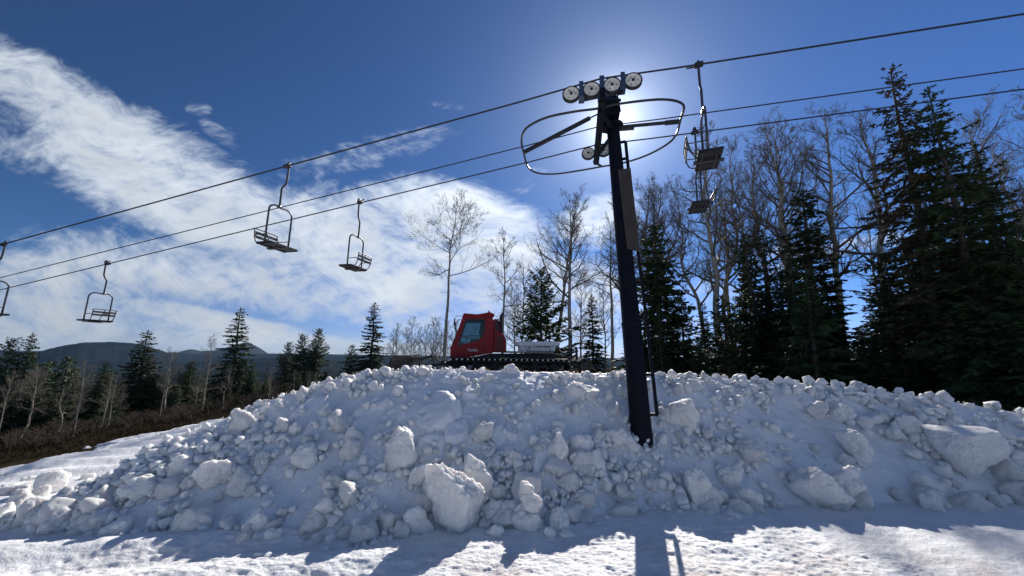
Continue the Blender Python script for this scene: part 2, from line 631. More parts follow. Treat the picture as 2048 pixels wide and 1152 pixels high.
# ------------------------------------------------------------------ snow chunks
_bm = bmesh.new()
bmesh.ops.create_icosphere(_bm, subdivisions=6, radius=1)
ICO = {}
for sub in (2, 3, 4, 5, 6):
    b_ = bmesh.new()
    bmesh.ops.create_icosphere(b_, subdivisions=sub, radius=1)
    b_.verts.ensure_lookup_table()
    ICO[sub] = (np.array([v.co[:] for v in b_.verts]), np.array([[v.index for v in f.verts] for f in b_.faces]))
    b_.free()
_bm.free()


def chunk_shape(sub, seed, planes=14, p=14, rough=.05, lump=.0):
    """a broken lump: soft intersection of random half-spaces, crumbly surface; unit radius"""
    g = np.random.default_rng(seed)
    dv, fc = ICO[sub]
    nn = g.normal(size=(planes, 3))
    nn /= np.linalg.norm(nn, axis=1)[:, None]
    off = g.uniform(.62, 1.0, planes)
    q = np.maximum(dv @ nn.T, 0) / off
    r = (np.sum(q ** p, 1) + .72 ** p) ** (-1 / p)
    k = dv * r[:, None]
    r = r + rough * fbm(k[:, 0] * 2.6, k[:, 1] * 2.6, k[:, 2] * 2.6, seed, 5, .6)
    r = r + rough * .55 * np.abs(fbm(k[:, 0] * 9, k[:, 1] * 9, k[:, 2] * 9, seed + 3, 4, .6)) - rough * .8 * np.clip(fbm(k[:, 0] * 5, k[:, 1] * 5, k[:, 2] * 5, seed + 6, 3) - .1, 0, 1)
    fr_ = 17 if sub >= 6 else 11
    r = r + rough * .30 * (.5 - np.abs(fbm(k[:, 0] * fr_, k[:, 1] * fr_, k[:, 2] * fr_, seed + 15, 3, .6)) * 2)
    if lump:
        n_l = int(g.integers(16, 30))
        cen = g.normal(size=(n_l, 3))
        cen /= np.linalg.norm(cen, axis=1)[:, None]
        rho = g.uniform(.16, .55, n_l)
        wd = dv + .10 * np.stack([fbm(dv[:, 0] * 4 + j * 9, dv[:, 1] * 4, dv[:, 2] * 4, seed + j, 3) for j in range(3)], -1)
        bump_ = np.zeros(len(dv))
        for c_, q_ in zip(cen, rho):
            d2 = np.sum((wd - c_) ** 2, 1) / q_ ** 2
            bump_ = np.maximum(bump_, q_ * np.sqrt(np.clip(1 - d2, 0, 1)))
        r = r + lump * bump_
    return dv * r[:, None], fc


def rotm(rx, ry, rz):
    return np.array((Matrix.Rotation(rz, 3, 'Z') @ Matrix.Rotation(ry, 3, 'Y') @ Matrix.Rotation(rx, 3, 'X')))


# chunks one can tell apart: centre pixel, width and height in photo pixels, depth factor, seed, planes, sharpness, roll, label
HERO = [
    (912, 1008, 122, 160, .7, 11, 9, 26, -.12, 'largest upright angular snow slab standing at the centre foot of the pile'),
    (957, 965, 60, 110, .8, 42, 9, 20, -.35, 'narrow snow slab leaning behind the right edge of the big centre slab'),
    (838, 1052, 74, 62, .8, 13, 8, 24, .35, 'flat-topped snow block tucked against the left of the big centre slab'),
    (797, 915, 74, 104, .8, 14, 16, 7, -.25, 'tall rounded snow boulder half buried above and left of the big centre slab'),
    (836, 955, 38, 52, .9, 15, 16, 8, .2, 'small round snow lump perched above the left shoulder of the big centre slab'),
    (993, 1033, 60, 50, .9, 16, 10, 18, .1, 'wedge-shaped snow block between the big slab and the snowman-like stack'),
    (1055, 1043, 72, 66, 1, 17, 16, 9, 0, 'broad bottom ball of the snowman-like snow stack'),
    (1060, 1001, 52, 34, .9, 18, 8, 18, .42, 'tilted flat middle block of the snowman-like snow stack'),
    (1053, 976, 30, 26, 1, 19, 18, 7, 0, 'little round ball topping the snowman-like snow stack'),
    (1120, 1052, 42, 58, .9, 20, 12, 12, -.2, 'upright snow lump right of the snowman-like stack at the pile foot'),
    (990, 1072, 38, 36, 1, 21, 18, 7, .2, 'crumbly small snow clod lying in front of the wedge-shaped block'),
    (1133, 1078, 36, 26, 1, 22, 12, 10, .3, 'low snow clod at the foot of the upright lump right of the stack'),
    (1100, 1075, 30, 34, 1, 58, 16, 7, .3, 'crumbling snow clod between the snowman-like stack and the low clod'),
    (1930, 900, 180, 128, .8, 23, 10, 24, .02, 'huge flat-topped snow boulder near the right edge of the pile'),
    (1640, 984, 134, 92, .7, 24, 14, 10, .05, 'wide dome-shaped snow boulder with a crumbly crown at the right foot of the pile'),
    (1690, 975, 84, 86, .8, 25, 12, 10, .3, 'rough snow slab leaning behind the right side of the dome-shaped boulder'),
    (1712, 898, 70, 74, .8, 26, 14, 10, -.2, 'rounded snow boulder above the dome-shaped boulder'),
    (1815, 856, 62, 46, .8, 27, 14, 10, -.2, 'rounded snow boulder at upper left of the huge flat-topped boulder'),
    (1855, 975, 76, 52, .8, 28, 14, 10, .1, 'blocky snow lump below the huge flat-topped boulder'),
    (1864, 1010, 52, 50, .9, 29, 16, 8, 0, 'small double-humped snow lump lying in front of the blocky lump below the huge boulder'),
    (1398, 985, 58, 90, .8, 30, 12, 12, -.05, 'tall pale snow block at the pile foot right of the tower base'),
    (1458, 955, 64, 50, .8, 31, 16, 9, 0, 'smooth round snow boulder right of the tall pale block'),
    (1495, 1000, 66, 44, .8, 32, 12, 12, -.2, 'snow block lying below the smooth round boulder'),
    (1366, 837, 76, 70, .6, 33, 9, 20, -.5, 'smooth tilted snow slab right of the ladder foot of the tower'),
    (1115, 905, 46, 76, .9, 34, 12, 12, .1, 'left block of the pale cluster below and left of the tower base'),
    (1163, 900, 56, 58, .9, 35, 14, 10, .1, 'middle block of the pale cluster below and left of the tower base'),
    (1185, 926, 52, 48, .9, 36, 12, 12, -.2, 'right block of the pale cluster below and left of the tower base'),
    (1090, 880, 34, 34, .9, 37, 16, 8, 0, 'small cap lump on top of the pale cluster left of the tower base'),
    (1230, 880, 58, 44, .9, 38, 14, 10, 0, 'rounded snow lump just left of the tower base'),
    (1262, 893, 32, 42, .9, 39, 12, 12, 0, 'egg-shaped snow lump directly below the tower base'),
    (1154, 790, 44, 52, .7, 40, 8, 24, .4, 'sharp angular snow block near the crest left of the tower'),
    (1025, 741, 36, 26, .8, 41, 10, 14, .1, 'snow boulder on the crest in front of the snowcat tracks'),
    (428, 952, 88, 62, .8, 43, 14, 10, -.15, 'large round-backed snow boulder on the lower left face of the pile'),
    (357, 936, 58, 44, .8, 44, 14, 10, -.3, 'sunlit snow boulder left of the large round-backed boulder'),
    (100, 972, 72, 56, .8, 45, 9, 20, .1, 'pointed sunlit snow chunk at the far left end of the pile'),
    (280, 985, 92, 54, .8, 46, 14, 9, -.1, 'broad lumpy snow mass on the left flank below the sunlit boulder'),
    (130, 1018, 56, 36, .8, 47, 14, 9, -.1, 'low snow boulder below the pointed chunk at far left'),
    (12, 1030, 46, 46, .9, 48, 12, 12, 0, 'rounded snow boulder cut by the left edge of the photo'),
    (230, 1064, 76, 40, .8, 49, 12, 12, -.1, 'wide tilted snow block at the left foot of the pile'),
    (512, 1052, 62, 52, .8, 50, 10, 16, -.4, 'steep snow block catching light at the left-centre foot of the pile'),
    (546, 1076, 40, 34, 1, 51, 16, 9, 0, 'round snowball lying alone on the road left of centre'),
    (407, 1064, 30, 26, 1, 52, 14, 10, 0, 'small snowball on the road left of the lone round snowball'),
    (648, 1025, 62, 56, .8, 53, 14, 10, 0, 'rounded boulder low on the pile between the left foot and the tall rounded boulder'),
    (655, 824, 34, 32, .9, 54, 12, 12, 0, 'bright round snow lump high on the pile left of the snowcat'),
    (1680, 828, 66, 40, .8, 55, 14, 9, .2, 'rough snow chunk high on the right face below the crest'),
    (2040, 925, 40, 44, .9, 56, 12, 12, 0, 'snow boulder cut by the right edge of the photo'),
    (610, 918, 60, 56, .7, 57, 12, 12, 0, 'smooth half-buried boulder in the middle of the left face'),
]
for (px, py, w, h, dep, seed, pl, sharp, roll, label) in HERO:
    P, dist = hit(px, py + h * .42)
    if seed == 17:
        stack_d = dist
    if seed in (18, 19):
        dist = stack_d
    dep = .36 if seed in (11, 42) else min(dep, .62)
    c = at(px, py, dist)
    zc_ = (c - EYEP) @ _f
    sx, sz = w * zc_ / F / 2 * math.cos(math.atan2(c[0], c[1])), h * zc_ / F / 2
    V, fc = chunk_shape(6 if w > 84 else 5, seed, max(pl, 13), min(sharp, 11), .15, .40 if sharp < 11 else .26)
    V = V @ rotm(0, 0, seed * 1.7).T
    lo, hi = V.min(0), V.max(0)
    V = (V - (lo + hi) / 2) / ((hi - lo) / 2)
    V = V * np.array([sx, max(sx, sz) * dep, sz])
    if seed == 23:      # the huge one is cut flat on top, sloping towards the viewer, and undercut
        top = sz * .55 - .10 * V[:, 1] * 0 + .25 * V[:, 1]
        V[:, 2] = np.where(V[:, 2] > top, top + .12 * (V[:, 2] - top), V[:, 2])
        k = np.clip((-V[:, 2]) / sz, 0, 1)
        V[:, :2] *= (1 - .35 * k)[:, None]
    ca = math.atan2(c[0], c[1])
    V = V @ rotm(0, roll, -ca).T
    b = MB().add(V, [fc])
    o = b.build('snow_chunk', M['chunk'], angle=None)
    back = 0 if seed in (17, 18, 19) else max(sx, sz) * dep * (.3 if seed in (11, 23, 24) else .75)
    o.location = (c[0] + back * math.sin(ca), c[1] + back * math.cos(ca), c[2])
    tag(o, label, 'snow chunk', 'snow chunks one can tell apart')

# the many chunks that look alike
variants = []
for k in range(16):
    V, fc = chunk_shape(5 if k < 6 else 4, 300 + k, [10, 14, 18, 12][k % 4], [9, 7, 6, 11][k % 4], .17, .42 if k % 2 else .3)
    variants.append(MB().add(V, [fc]).mesh('snow_lump', M['chunk'], True, None))


def lump_at(a, d, r, label, group, sink=.5, k=None):
    x, y = d * math.sin(a), d * math.cos(a)
    o = bpy.data.objects.new('snow_lump', variants[random.randrange(16) if k is None else k])
    COL.objects.link(o)
    sc = [r * random.uniform(.8, 1.2) for _ in range(3)]
    sc[2] *= .9
    o.scale = sc
    o.rotation_euler = (random.uniform(-3, 3), random.uniform(-3, 3), random.uniform(0, 6.28))
    o.location = (x, y, float(surf(x, y)) + r * (1 - sink) * .7)
    tag(o, label, 'snow lump', group)


for i in range(232):
    a = random.uniform(-.86, .98)
    u = random.random() ** 1.5 * .93
    p0, p1, _, _ = [float(np.ravel(v)[0]) for v in pile_params(np.array([a]))]
    d = p0 + (p1 - p0) * u
    r = .06 + .13 * random.random() ** 2.0 * (1.15 - .6 * u)
    lump_at(a, d, r * (d / 6) ** .5, 'middling broken snow lump lying among many alike on the face of the pile', 'snow lumps scattered over the pile face')
for px, py, r in ((20, 985, .10), (45, 998, .15), (70, 1008, .12), (8, 1002, .12), (38, 1022, .17), (62, 1042, .13), (150, 995, .11), (175, 965, .09), (130, 958, .07), (88, 1052, .15),
                  (118, 1046, .12), (160, 1040, .13), (195, 1012, .12), (25, 1060, .10), (205, 1052, .14), (55, 965, .08), (170, 1068, .10)):
    P, d = hit(px, py)
    lump_at(math.atan2(P[0], P[1]), d, r * 1.15, 'sunlit rounded snow lump crowded at the far left end of the pile', 'sunlit snow lumps at the left end of the pile', .35)
# crumbs nobody could count
b = MB()
dv, fc = ICO[2]
K = 2600
ca = rng.uniform(-.93, 1.05, K)
p0, p1, _, _ = pile_params(ca)
cu = rng.uniform(-.12, 1.0, K) ** 1.0
cl = np.clip(fbm(ca * 7 / 1.3, cu * 3, seed=91), -1, 1) > -.15
ca, cu, p0, p1 = ca[cl], cu[cl], p0[cl], p1[cl]
cdist = p0 + (p1 - p0) * cu
ca2 = rng.uniform(-.7, 1.0, 380)
q0, q1, _, _ = pile_params(ca2)
ca, cdist = np.concatenate([ca, ca2]), np.concatenate([cdist, q1 + rng.normal(-.02, .12, 380)])
cr = .009 + .055 * rng.random(len(ca)) ** 4
cr[-380:] = (.008 + .08 * rng.random(380) ** 4) * np.where(ca2 > .25, 1.0, .6)
cr *= (cdist / 6) ** .5
cx, cy = cdist * np.sin(ca), cdist * np.cos(ca)
cz = surf(cx, cy) + cr * .2 + .035
shape = []
for k in range(12):
    V, fcc = chunk_shape(2, 500 + k, 10, 9, .14, .3)
    shape.append(V)
for i in range(len(ca)):
    V = shape[i % 12] @ rotm(*rng.uniform(0, 6.28, 3)).T
    b.add(V * cr[i] + (cx[i], cy[i], cz[i]), [fcc])
K = 1300
ca = rng.uniform(-.93, 1.05, 6 * K)
cu = rng.uniform(-.16, .97, 6 * K)
keep = np.clip(fbm(ca * 7 / 1.1, cu * 3.3, seed=95) * 2 + .45 - .25 * cu, 0, 1) > rng.random(6 * K)
ca, cu = ca[keep][:K], cu[keep][:K]
p0, p1, _, _ = pile_params(ca)
cdist = p0 + (p1 - p0) * cu
cr = (.030 + .06 * rng.random(len(ca)) ** 1.6) * (cdist / 6) ** .5
cx, cy = cdist * np.sin(ca), cdist * np.cos(ca)
cz = surf(cx, cy) + np.where(cu > .05, .05, .0) + cr * .05
shape = [chunk_shape(3, 700 + k, 9, [8, 14, 10][k % 3], .17, .3) for k in range(18)]
for i in range(len(ca)):
    V, fcc = shape[i % 18]
    b.add(V @ rotm(*rng.uniform(0, 6.28, 3)).T * cr[i] + (cx[i], cy[i], cz[i]), [fcc])
tag(b.build('snow_rubble', M['chunk'], angle=None), kind='stuff')

# ------------------------------------------------------------------ lift line geometry
def hdir(ang):
    a = R(ang)
    return np.array([math.cos(a), -math.sin(a), 0.0]), np.array([math.sin(a), math.cos(a), 0.0])


RD, RN = hdir(10)                     # along the line (to the right), across it (away from the viewer)
base, _bd = hit(1283, 868)
e = ray(1222, 215)
tt, ss = np.linalg.solve(np.array([e[:2], -RD[:2]]).T, base[:2])
TOP = EYEP + e * tt
GAUGE = 2.2


def vplane(px, py, p0, n):
    """point seen at a pixel in the vertical plane through p0 with normal n"""
    d = ray(px, py)
    return EYEP + d * (((p0 - EYEP)[:2] @ n[:2]) / (d[:2] @ n[:2]))


HEADN = vplane(1203, 159, TOP - RN * GAUGE / 2, RN)      # near strand over the sheaves


def strand(off, dz=0.0, sag=.0):
    """rope as a polyline of points: left span, tower, right span, running on beyond the frame"""
    P0 = HEADN + RN * off + np.array([0, 0, dz])
    rl, nl = hdir(13)
    rr, nr = hdir(8.5)
    ql = vplane(0, 490, HEADN, nl)
    qr = vplane(2048, 28, HEADN, nr)
    left = [P0 + (ql - HEADN) * t + np.array([0, 0, -sag * t * (1 - t) * 4]) for t in np.linspace(2.6, .10, 40)]
    right = [P0 + (qr - HEADN) * t for t in np.linspace(.2, 4.5, 40)]
    mid = [P0 + (ql - HEADN) * .045 + (0, 0, .012), P0 + (0, 0, .02), P0 + (qr - HEADN) * .09 + (0, 0, .012)]
    return np.array(left + mid + right)


ROPES = {}
for nm, off, dz, rad, label, cat in (
        ('haul_rope', 0.0, 0.0, .0155, 'upper steel haul rope running over the four sheaves nearest the viewer', 'lift cable'),
        ('haul_rope', GAUGE, 0.0, .0155, 'lowest steel haul rope, the far strand carrying the three distant chairs', 'lift cable'),
        ('signal_cable', GAUGE * .60, -.10, .0125, 'middle dark cable without chairs strung between the two haul ropes', 'lift cable')):
    P = strand(off, dz)
    ROPES[label[:3]] = P
    tag(MB().tube(P, rad, 8).build(nm, M['rope']), label, cat)

# ------------------------------------------------------------------ tower
TR = np.array([base[0], base[1], base[2] - .35])
tower = empty('lift_tower', TR)
tag(tower, 'dark blue tubular chairlift tower rising out of the snow pile in front of the sun', 'lift tower')


def TL(p):
    return np.array(p) - TR


axis = (TOP - base) / np.linalg.norm(TOP - base)
LEN = np.linalg.norm(TOP - base)
low = base - axis * .5
mb = MB().tube([TL(low), TL(base + axis * LEN * .30), TL(base + axis * LEN * .302), TL(base + axis * LEN * .93)], [.185, .172, .165, .125], 40)
mb.tube([TL(base + axis * (LEN * .296)), TL(base + axis * (LEN * .306))], .181, 40)
pole = mb.build('pole', M['tower'], tower)
mb = MB()
for k in range(8):
    a = k / 8 * 2 * math.pi
    mb.cyl(TL(base + axis * LEN * .93 + (.17 * math.cos(a), .17 * math.sin(a), -.02)), TL(base + axis * LEN * .93 + (.17 * math.cos(a), .17 * math.sin(a), .08)), .014, sides=6)
mb.lathe(TL(base + axis * LEN * .93), axis, [(-.03, .13), (-.03, .21), (0, .21), (.005, .21), (.03, .21), (.03, .13)], 32)
mb.build('head_flange', M['tower'], tower)
# cross beam from the near sheaves to the far ones
BZ = np.array([0, 0, -.34])
nearhub, farhub = HEADN + BZ, HEADN + RN * GAUGE + BZ
BC = (nearhub + farhub) / 2
beam = MB().bar(TL(nearhub - RN * .10), TL(farhub + RN * .10), .10, .20).bar(TL(nearhub - RN * .02 + (0, 0, -.115)), TL(farhub + (0, 0, -.115)), .13, .025)
beam.bar(TL(nearhub + RN * .2 - RD * .02 + (0, 0, -.16)), TL(farhub - RN * .2 - RD * .02 + (0, 0, -.16)), .035, .07)
beam.build('cross_beam', M['tower'], tower, angle=20, bevel=.006)
hp = base + axis * LEN * .95
hd = MB()
hd.prism([(0, 0), (.30, .04), (.26, .36), (.10, .52), (-.05, .52), (-.08, .1)], -.34, -.30)
hd.prism([(0, 0), (.30, .04), (.26, .36), (.10, .52), (-.05, .52), (-.08, .1)], .30, .34)
hd.box((.1, 0, .06), (.36, .62, .10)).box((.19, 0, .24), (.14, .60, .22))
ang = math.atan2(RD[1], RD[0])
vv = []
for arr in hd.v:
    vv.append(arr @ rotm(0, 0, ang).T + TL(hp) - RD * .16 + (0, 0, -.05))
hd.v = vv
hd.build('head_bracket', M['tower'], tower, angle=20, bevel=.008)
br = MB()
for sgn in (-1, 1):
    br.bar(TL(hp + RN * sgn * .12 + (0, 0, -.25)), TL(BC + RN * sgn * .78 + (0, 0, -.10)), .07, .05)
br.bar(TL(nearhub - RD * .05 + (0, 0, -.02)), TL(hp + RD * .13 + (0, 0, .25) - RN * .30), .05, .05)
br.build('head_brace', M['tower'], tower, angle=20)
lift = MB().tube([TL(nearhub + RD * .48 + (0, 0, .20)), TL(nearhub + RD * .26 + (0, 0, -.02)), TL(hp + RD * .10 + (0, 0, .25))], .016, 6)
lift.build('lifting_rod', M['tower'], tower)


def sheaves(hub, count, spacing, rad, label=None):
    """a row of rope wheels under the strand"""
    P = ROPES['upp'] if np.linalg.norm(hub - nearhub) < .01 else ROPES['low']
    asm = MB()
    wheels = []
    rowdir = (vplane(1268, 153, HEADN, RN) - vplane(1140, 181, HEADN, RN))
    rowdir /= np.linalg.norm(rowdir)
    c0 = hub - BZ + np.array([0, 0, -rad - .012])
    xs = [(i - (count - 1) / 2) * spacing for i in range(count)]
    for x in xs:
        wheels.append(c0 + rowdir * x)
    # rocker beams behind the wheels, hangers between them
    for i in range(0, count - 1, 2):
        a, b_ = wheels[i], wheels[i + 1]
        mid = (a + b_) / 2
        asm.bar(TL(a + RN * .085), TL(b_ + RN * .085), .02, .07)
        asm.bar(TL(mid + (0, 0, .17) - RN * .07), TL(mid + (0, 0, -.13) - RN * .07), .075, .025, up=RN)
        asm.bar(TL(mid + (0, 0, -.12) - RN * .08), TL(mid + (0, 0, -.12) + RN * .12), .10, .04)
        asm.cyl(TL(mid + RN * .02 + (0, 0, -.05)), TL(mid + RN * .16 + (0, 0, -.05)), .035, sides=12)
    if count > 2:
        asm.bar(TL((wheels[0] + wheels[1]) / 2 + RN * .14 + (0, 0, -.05)), TL((wheels[-1] + wheels[-2]) / 2 + RN * .14 + (0, 0, -.05)), .025, .08)
        asm.bar(TL(c0 + (0, 0, .19) - RN * .07), TL(c0 + (0, 0, -.16) - RN * .07), .085, .025, up=RN)
        asm.bar(TL(c0 + (0, 0, -.17) - RN * .09), TL(c0 + (0, 0, -.17) + RN * .14), .14, .05)
    a_ = asm.build('sheave_assembly', M['blue'], tower, angle=20, bevel=.003)
    for w in wheels:
        wb = MB().lathe(TL(w), RN, [(-.034, .02), (-.034, rad * .30), (-.022, rad * .34), (-.014, rad * .62), (-.024, rad * .70), (-.030, rad * .86),
                                    (.030, rad * .86), (.024, rad * .70), (.014, rad * .62), (.022, rad * .34), (.034, rad * .30), (.034, .02)], 36)
        s_ = wb.build('sheave', M['sheave'], a_, angle=30)
        tb = MB().lathe(TL(w), RN, [(-.034, rad * .84), (-.034, rad * .95), (-.026, rad), (-.012, rad * .94), (.012, rad * .94), (.026, rad), (.034, rad * .95), (.034, rad * .84), (-.034, rad * .84)], 36, False)
        for k in range(6):
            th = k * math.pi / 3
            q = TL(w) + (RD * math.cos(th) + np.array([0, 0, 1]) * math.sin(th)) * rad * .48
            tb.cyl(q - RN * .028, q + RN * .028,   .006 if k % 2 else .010, sides=8)
        tb.cyl(TL(w) - RN * .052, TL(w) + RN * .06, .026, sides=10)
        tb.build('sheave_tyre', M['rubber'], a_, angle=30)


sheaves(nearhub, 4, .365, .160)
sheaves(farhub, 2, .36, .155)

# guard hoop around the head, and its two arms
RC = TOP + np.array([0, 0, -.60])
RS = .06
hoop_px = [(1043, 285), (1048, 262), (1068, 246), (1100, 233), (1150, 223), (1196, 217), (1230, 209), (1290, 201), (1330, 199), (1358, 204), (1368, 215), (1361, 240), (1353, 268), (1335, 288), (1295, 310),
           (1250, 325), (1205, 333), (1160, 341), (1110, 348), (1075, 346), (1056, 334), (1048, 308)]


def on_hoop(px, py):
    d = ray(px, py)
    nn_ = np.array([0, 0, 1.0]) - RD * RS
    return EYEP + d * (((RC - EYEP) @ nn_) / (d @ nn_))


def catmull(P, n, closed=True):
    P = np.array(P, float)
    out = []
    N = len(P)
    for i in range(N if closed else N - 1):
        g = lambda k: P[k % N] if closed else P[min(max(k, 0), N - 1)]
        a, b_, c, d = g(i - 1), g(i), g(i + 1), g(i + 2)
        for t in np.arange(n) / n:
            out.append(.5 * ((2 * b_) + (c - a) * t + (2 * a - 5 * b_ + 4 * c - d) * t * t + (3 * b_ - a - 3 * c + d) * t ** 3))
    if not closed:
        out.append(P[-1])
    return np.array(out)


MB().tube([TL(p) for p in catmull([on_hoop(*p) for p in hoop_px], 5)], .022, 8, closed=True).build('guard_hoop', M['steel_dark'], tower)
armL0 = vplane(1047, 305, RC, RN)
armL1 = vplane(1180, 236, RC, RN)
arm = MB().bar(TL(armL0), TL(armL1), .05, .075).tube([TL(armL0 * .2 + armL1 * .8 + (0, 0, -.03)), TL(armL1), TL(vplane(1212, 220, RC, RN))], .016, 6)
arm.build('hoop_arm', M['steel_dark'], tower, angle=20)
armR0 = vplane(1236, 257, RC, RN)
armR1 = vplane(1359, 243, RC, RN)
arm = MB().bar(TL(armR0), TL(vplane(1268, 254, RC, RN)), .08, .09).bar(TL(vplane(1262, 252, RC, RN)), TL(armR1), .05, .05)
arm.bar(TL(vplane(1330, 246, RC, RN)), TL(armR1), .06, .075)
arm.build('hoop_arm', M['steel_dark'], tower, angle=20)
# post carrying the far side of the hoop below the beam
MB().bar(TL(on_hoop(1203, 333)), TL(farhub + (0, 0, -.05) - RD * .06), .04, .04, up=RD).build('hoop_post', M['steel_dark'], tower, angle=20)

# ladder with one outer rail standing off the right of the pole
TN = np.cross(axis, RN)
TN /= np.linalg.norm(TN)
if TN @ RD < 0:
    TN = -TN


def rail_at(px, py):
    return vplane(px, py, base - RN * .02, RN)


lad = MB()
rail = [rail_at(*p) for p in ((1314, 829), (1305, 745), (1287, 590), (1276, 505), (1263, 400), (1251, 283))]
for a, b_ in zip(rail[:-1], rail[1:]):
    lad.bar(TL(a), TL(b_), .055, .05, up=RN)
for f_ in (0.0, .13, .30, .45, .60, .74, .86, .93, 1.0):
    L_ = np.concatenate([[0], np.cumsum(np.linalg.norm(np.diff(np.array(rail), axis=0), axis=1))])
    q = np.array([np.interp(f_ * L_[-1], L_, np.array(rail)[:, k]) for k in range(3)])
    h_ = (q - base) @ axis
    lad.bar(TL(q), TL(base + axis * h_ + RN * 0), .045, .035, up=RN)
lad.bar(TL(rail_at(1314, 829) + RD * .015), TL(rail_at(1292, 829)), .05, .05, up=RN)
lad.build('ladder', M['tower'], tower, angle=20)
# grey board strapped to the pole
q = [rail_at(*p) - RN * .17 for p in ((1234, 347), (1259, 344), (1277, 505), (1252, 502))]
pn = MB()
v = [TL(p) for p in q] + [TL(p + RN * .10) for p in q]
pn.add(v, [np.array([[0, 1, 2, 3], [7, 6, 5, 4], [0, 4, 5, 1], [1, 5, 6, 2], [2, 6, 7, 3], [3, 7, 4, 0]])])
pn.build('board', M['tower_grey'], tower, angle=20, bevel=.006)

# ------------------------------------------------------------------ chairs
# local axes: X to the rider's left, Y ahead, Z up; the grip on the rope is the origin


def seatpt(x, y, z):
    return (x, y, z)


def make_chair_meshes():
    parts = []
    # hanger: arm off the grip, a double bend in the middle, down to the bail
    L = [(-.05, 0, .11), (-.05, 0, -.10), (-.045, 0, -.30), (-.03, 0, -.40), (.045, 0, -.52), (.055, 0, -.60), (.05, 0, -.97)]
    hang = MB().tube(catmull(L, 5, False), .021, 10)
    parts.append(('hanger', hang.mesh('hanger', M['steel']), None))
    grip = MB().box((-.01, 0, .0), (.09, .14, .055)).box((-.05, 0, .05), (.05, .07, .06)).cyl((-.06, -.05, .015), (-.06, -.19, .04), .014, sides=8)
    parts.append(('grip', grip.mesh('grip', M['steel_dark'], True, 25), None))
    zt, zb, w, rr = -.95, -1.80, .29, .17
    path = [(-w, 0, zb)] + [(-w, 0, zb + .3)]
    path += [(-w, 0, zt - rr)] + [(-w + rr * (1 - math.cos(t)), 0, zt - rr * .75 + rr * .75 * math.sin(t)) for t in np.linspace(.2, math.pi / 2, 8)]
    path += [(0.05, 0, zt - .02)]
    right = [(w, 0, zb), (w, 0, zb + .3), (w, 0, zt - rr)] + [(w - rr * (1 - math.cos(t)), 0, zt - rr * .75 + rr * .75 * math.sin(t)) for t in np.linspace(.2, math.pi / 2, 8)]
    bail = MB().tube(path + right[::-1], .019, 10)
    bail.box((.06, 0, zt), (.07, .05, .05))
    parts.append(('bail', bail.mesh('bail', M['steel']), None))
    seat = MB().box((0, .03, zb), (.68, .36, .035))
    for x in (-.32, -.11, .11, .32):
        seat.box((x, .03, zb - .022), (.018, .35, .018))
    parts.append(('seat', seat.mesh('seat', M['seat'], True, 25), .012))
    rail_ = MB().box((0, .03, zb - .035), (.075, .46, .03)).box((0, .20, zb - .02), (.58, .02, .02)).box((0, -.08, zb - .035), (.62, .02, .02)).tube([(-.24, .13, zb - .05), (.24, .13, zb - .05)], .011, 8)
    parts.append(('seat_rail', rail_.mesh('seat_rail', M['steel'], True, 25), None))
    by = -.24
    fr = MB()
    for s_ in (-1, 1):
        fr.tube(catmull([(s_ * .24, -.08, zb + .0), (s_ * .26, -.20, zb + .01), (s_ * .27, by - .02, zb + .09), (s_ * .28, by - .06, zb + .30)], 5, False), .0115, 8)
        fr.tube([(s_ * w, 0, zb + .19), (s_ * .275, by - .04, zb + .19)], .010, 8)
    fr.tube(catmull([(-.28, by - .06, zb + .30), (-.25, by - .065, zb + .325), (.25, by - .065, zb + .325), (.28, by - .06, zb + .30)], 5, False), .0115, 8)
    fr.tube([(0, -.12, zb), (0, by - .065, zb + .325)], .0105, 8)
    parts.append(('back_frame', fr.mesh('back_frame', M['steel']), None))
    for dz in (.16, .245):
        parts.append(('back_slat', MB().box((0, by - .035 - dz * .1, zb + dz), (.55, .02, .055)).mesh('back_slat', M['slat'], True, 25), None))
    return parts


CH = make_chair_meshes()
plate_mesh = MB().box((.06, -.245, -1.80 + .20), (.13, .012, .10)).mesh('number_plate', M['plate'], True, 25)


def place_chair(px, strand_key, away, label, plate=False, yaw=0.0):
    P = ROPES[strand_key]
    best = None
    for a, b_ in zip(P[:-1], P[1:]):
        for t in np.linspace(0, 1, 25):
            q = a + (b_ - a) * t
            v = q - EYEP
            if v @ _f > .2:
                x = 1024 + F * (v @ RTV) / (v @ _f)
                if best is None or abs(x - px) < best[0]:
                    best = (abs(x - px), q, b_ - a)
    q, d = best[1], best[2]
    # uphill strand: rider faces right (+RD); downhill strand: faces left
    fwd = np.array([d[0], d[1]]) / math.hypot(d[0], d[1]) * (1 if away else -1)
    rz = math.atan2(fwd[1], fwd[0]) - math.pi / 2
    root = empty('lift_chair', q)
    root.rotation_euler = (0, 0, rz + R(yaw))
    for nm, me, bev in CH + ([('number_plate', plate_mesh, None)] if plate else []):
        o = bpy.data.objects.new(nm, me)
        COL.objects.link(o)
        o.parent = root
        if nm in ('grip',):
            o.rotation_euler = (math.atan2(d[2], math.hypot(d[0], d[1])) * (1 if away else -1), 0, 0)
        if nm == 'hanger' or bev:
            pass
    tag(root, label, 'lift chair', 'empty double chairs hanging from the lift ropes')
    return root


place_chair(4, 'upp', True, 'empty lift chair cut off by the left edge of the photo')
place_chair(574, 'upp', True, 'empty lift chair on the upper rope left of centre, its dark seat bottom showing')
place_chair(1397, 'upp', True, 'nearest empty lift chair just right of the tower, seen from underneath', yaw=-13)
place_chair(216, 'low', False, 'empty lift chair above the mountains with a pale plate on its backrest', True)
place_chair(722, 'low', False, 'empty lift chair on the lowest rope between the upper-rope chair and the bare aspen')
place_chair(1390, 'low', False, 'small distant lift chair showing below the nearest chair, in front of bare aspens', yaw=-10)

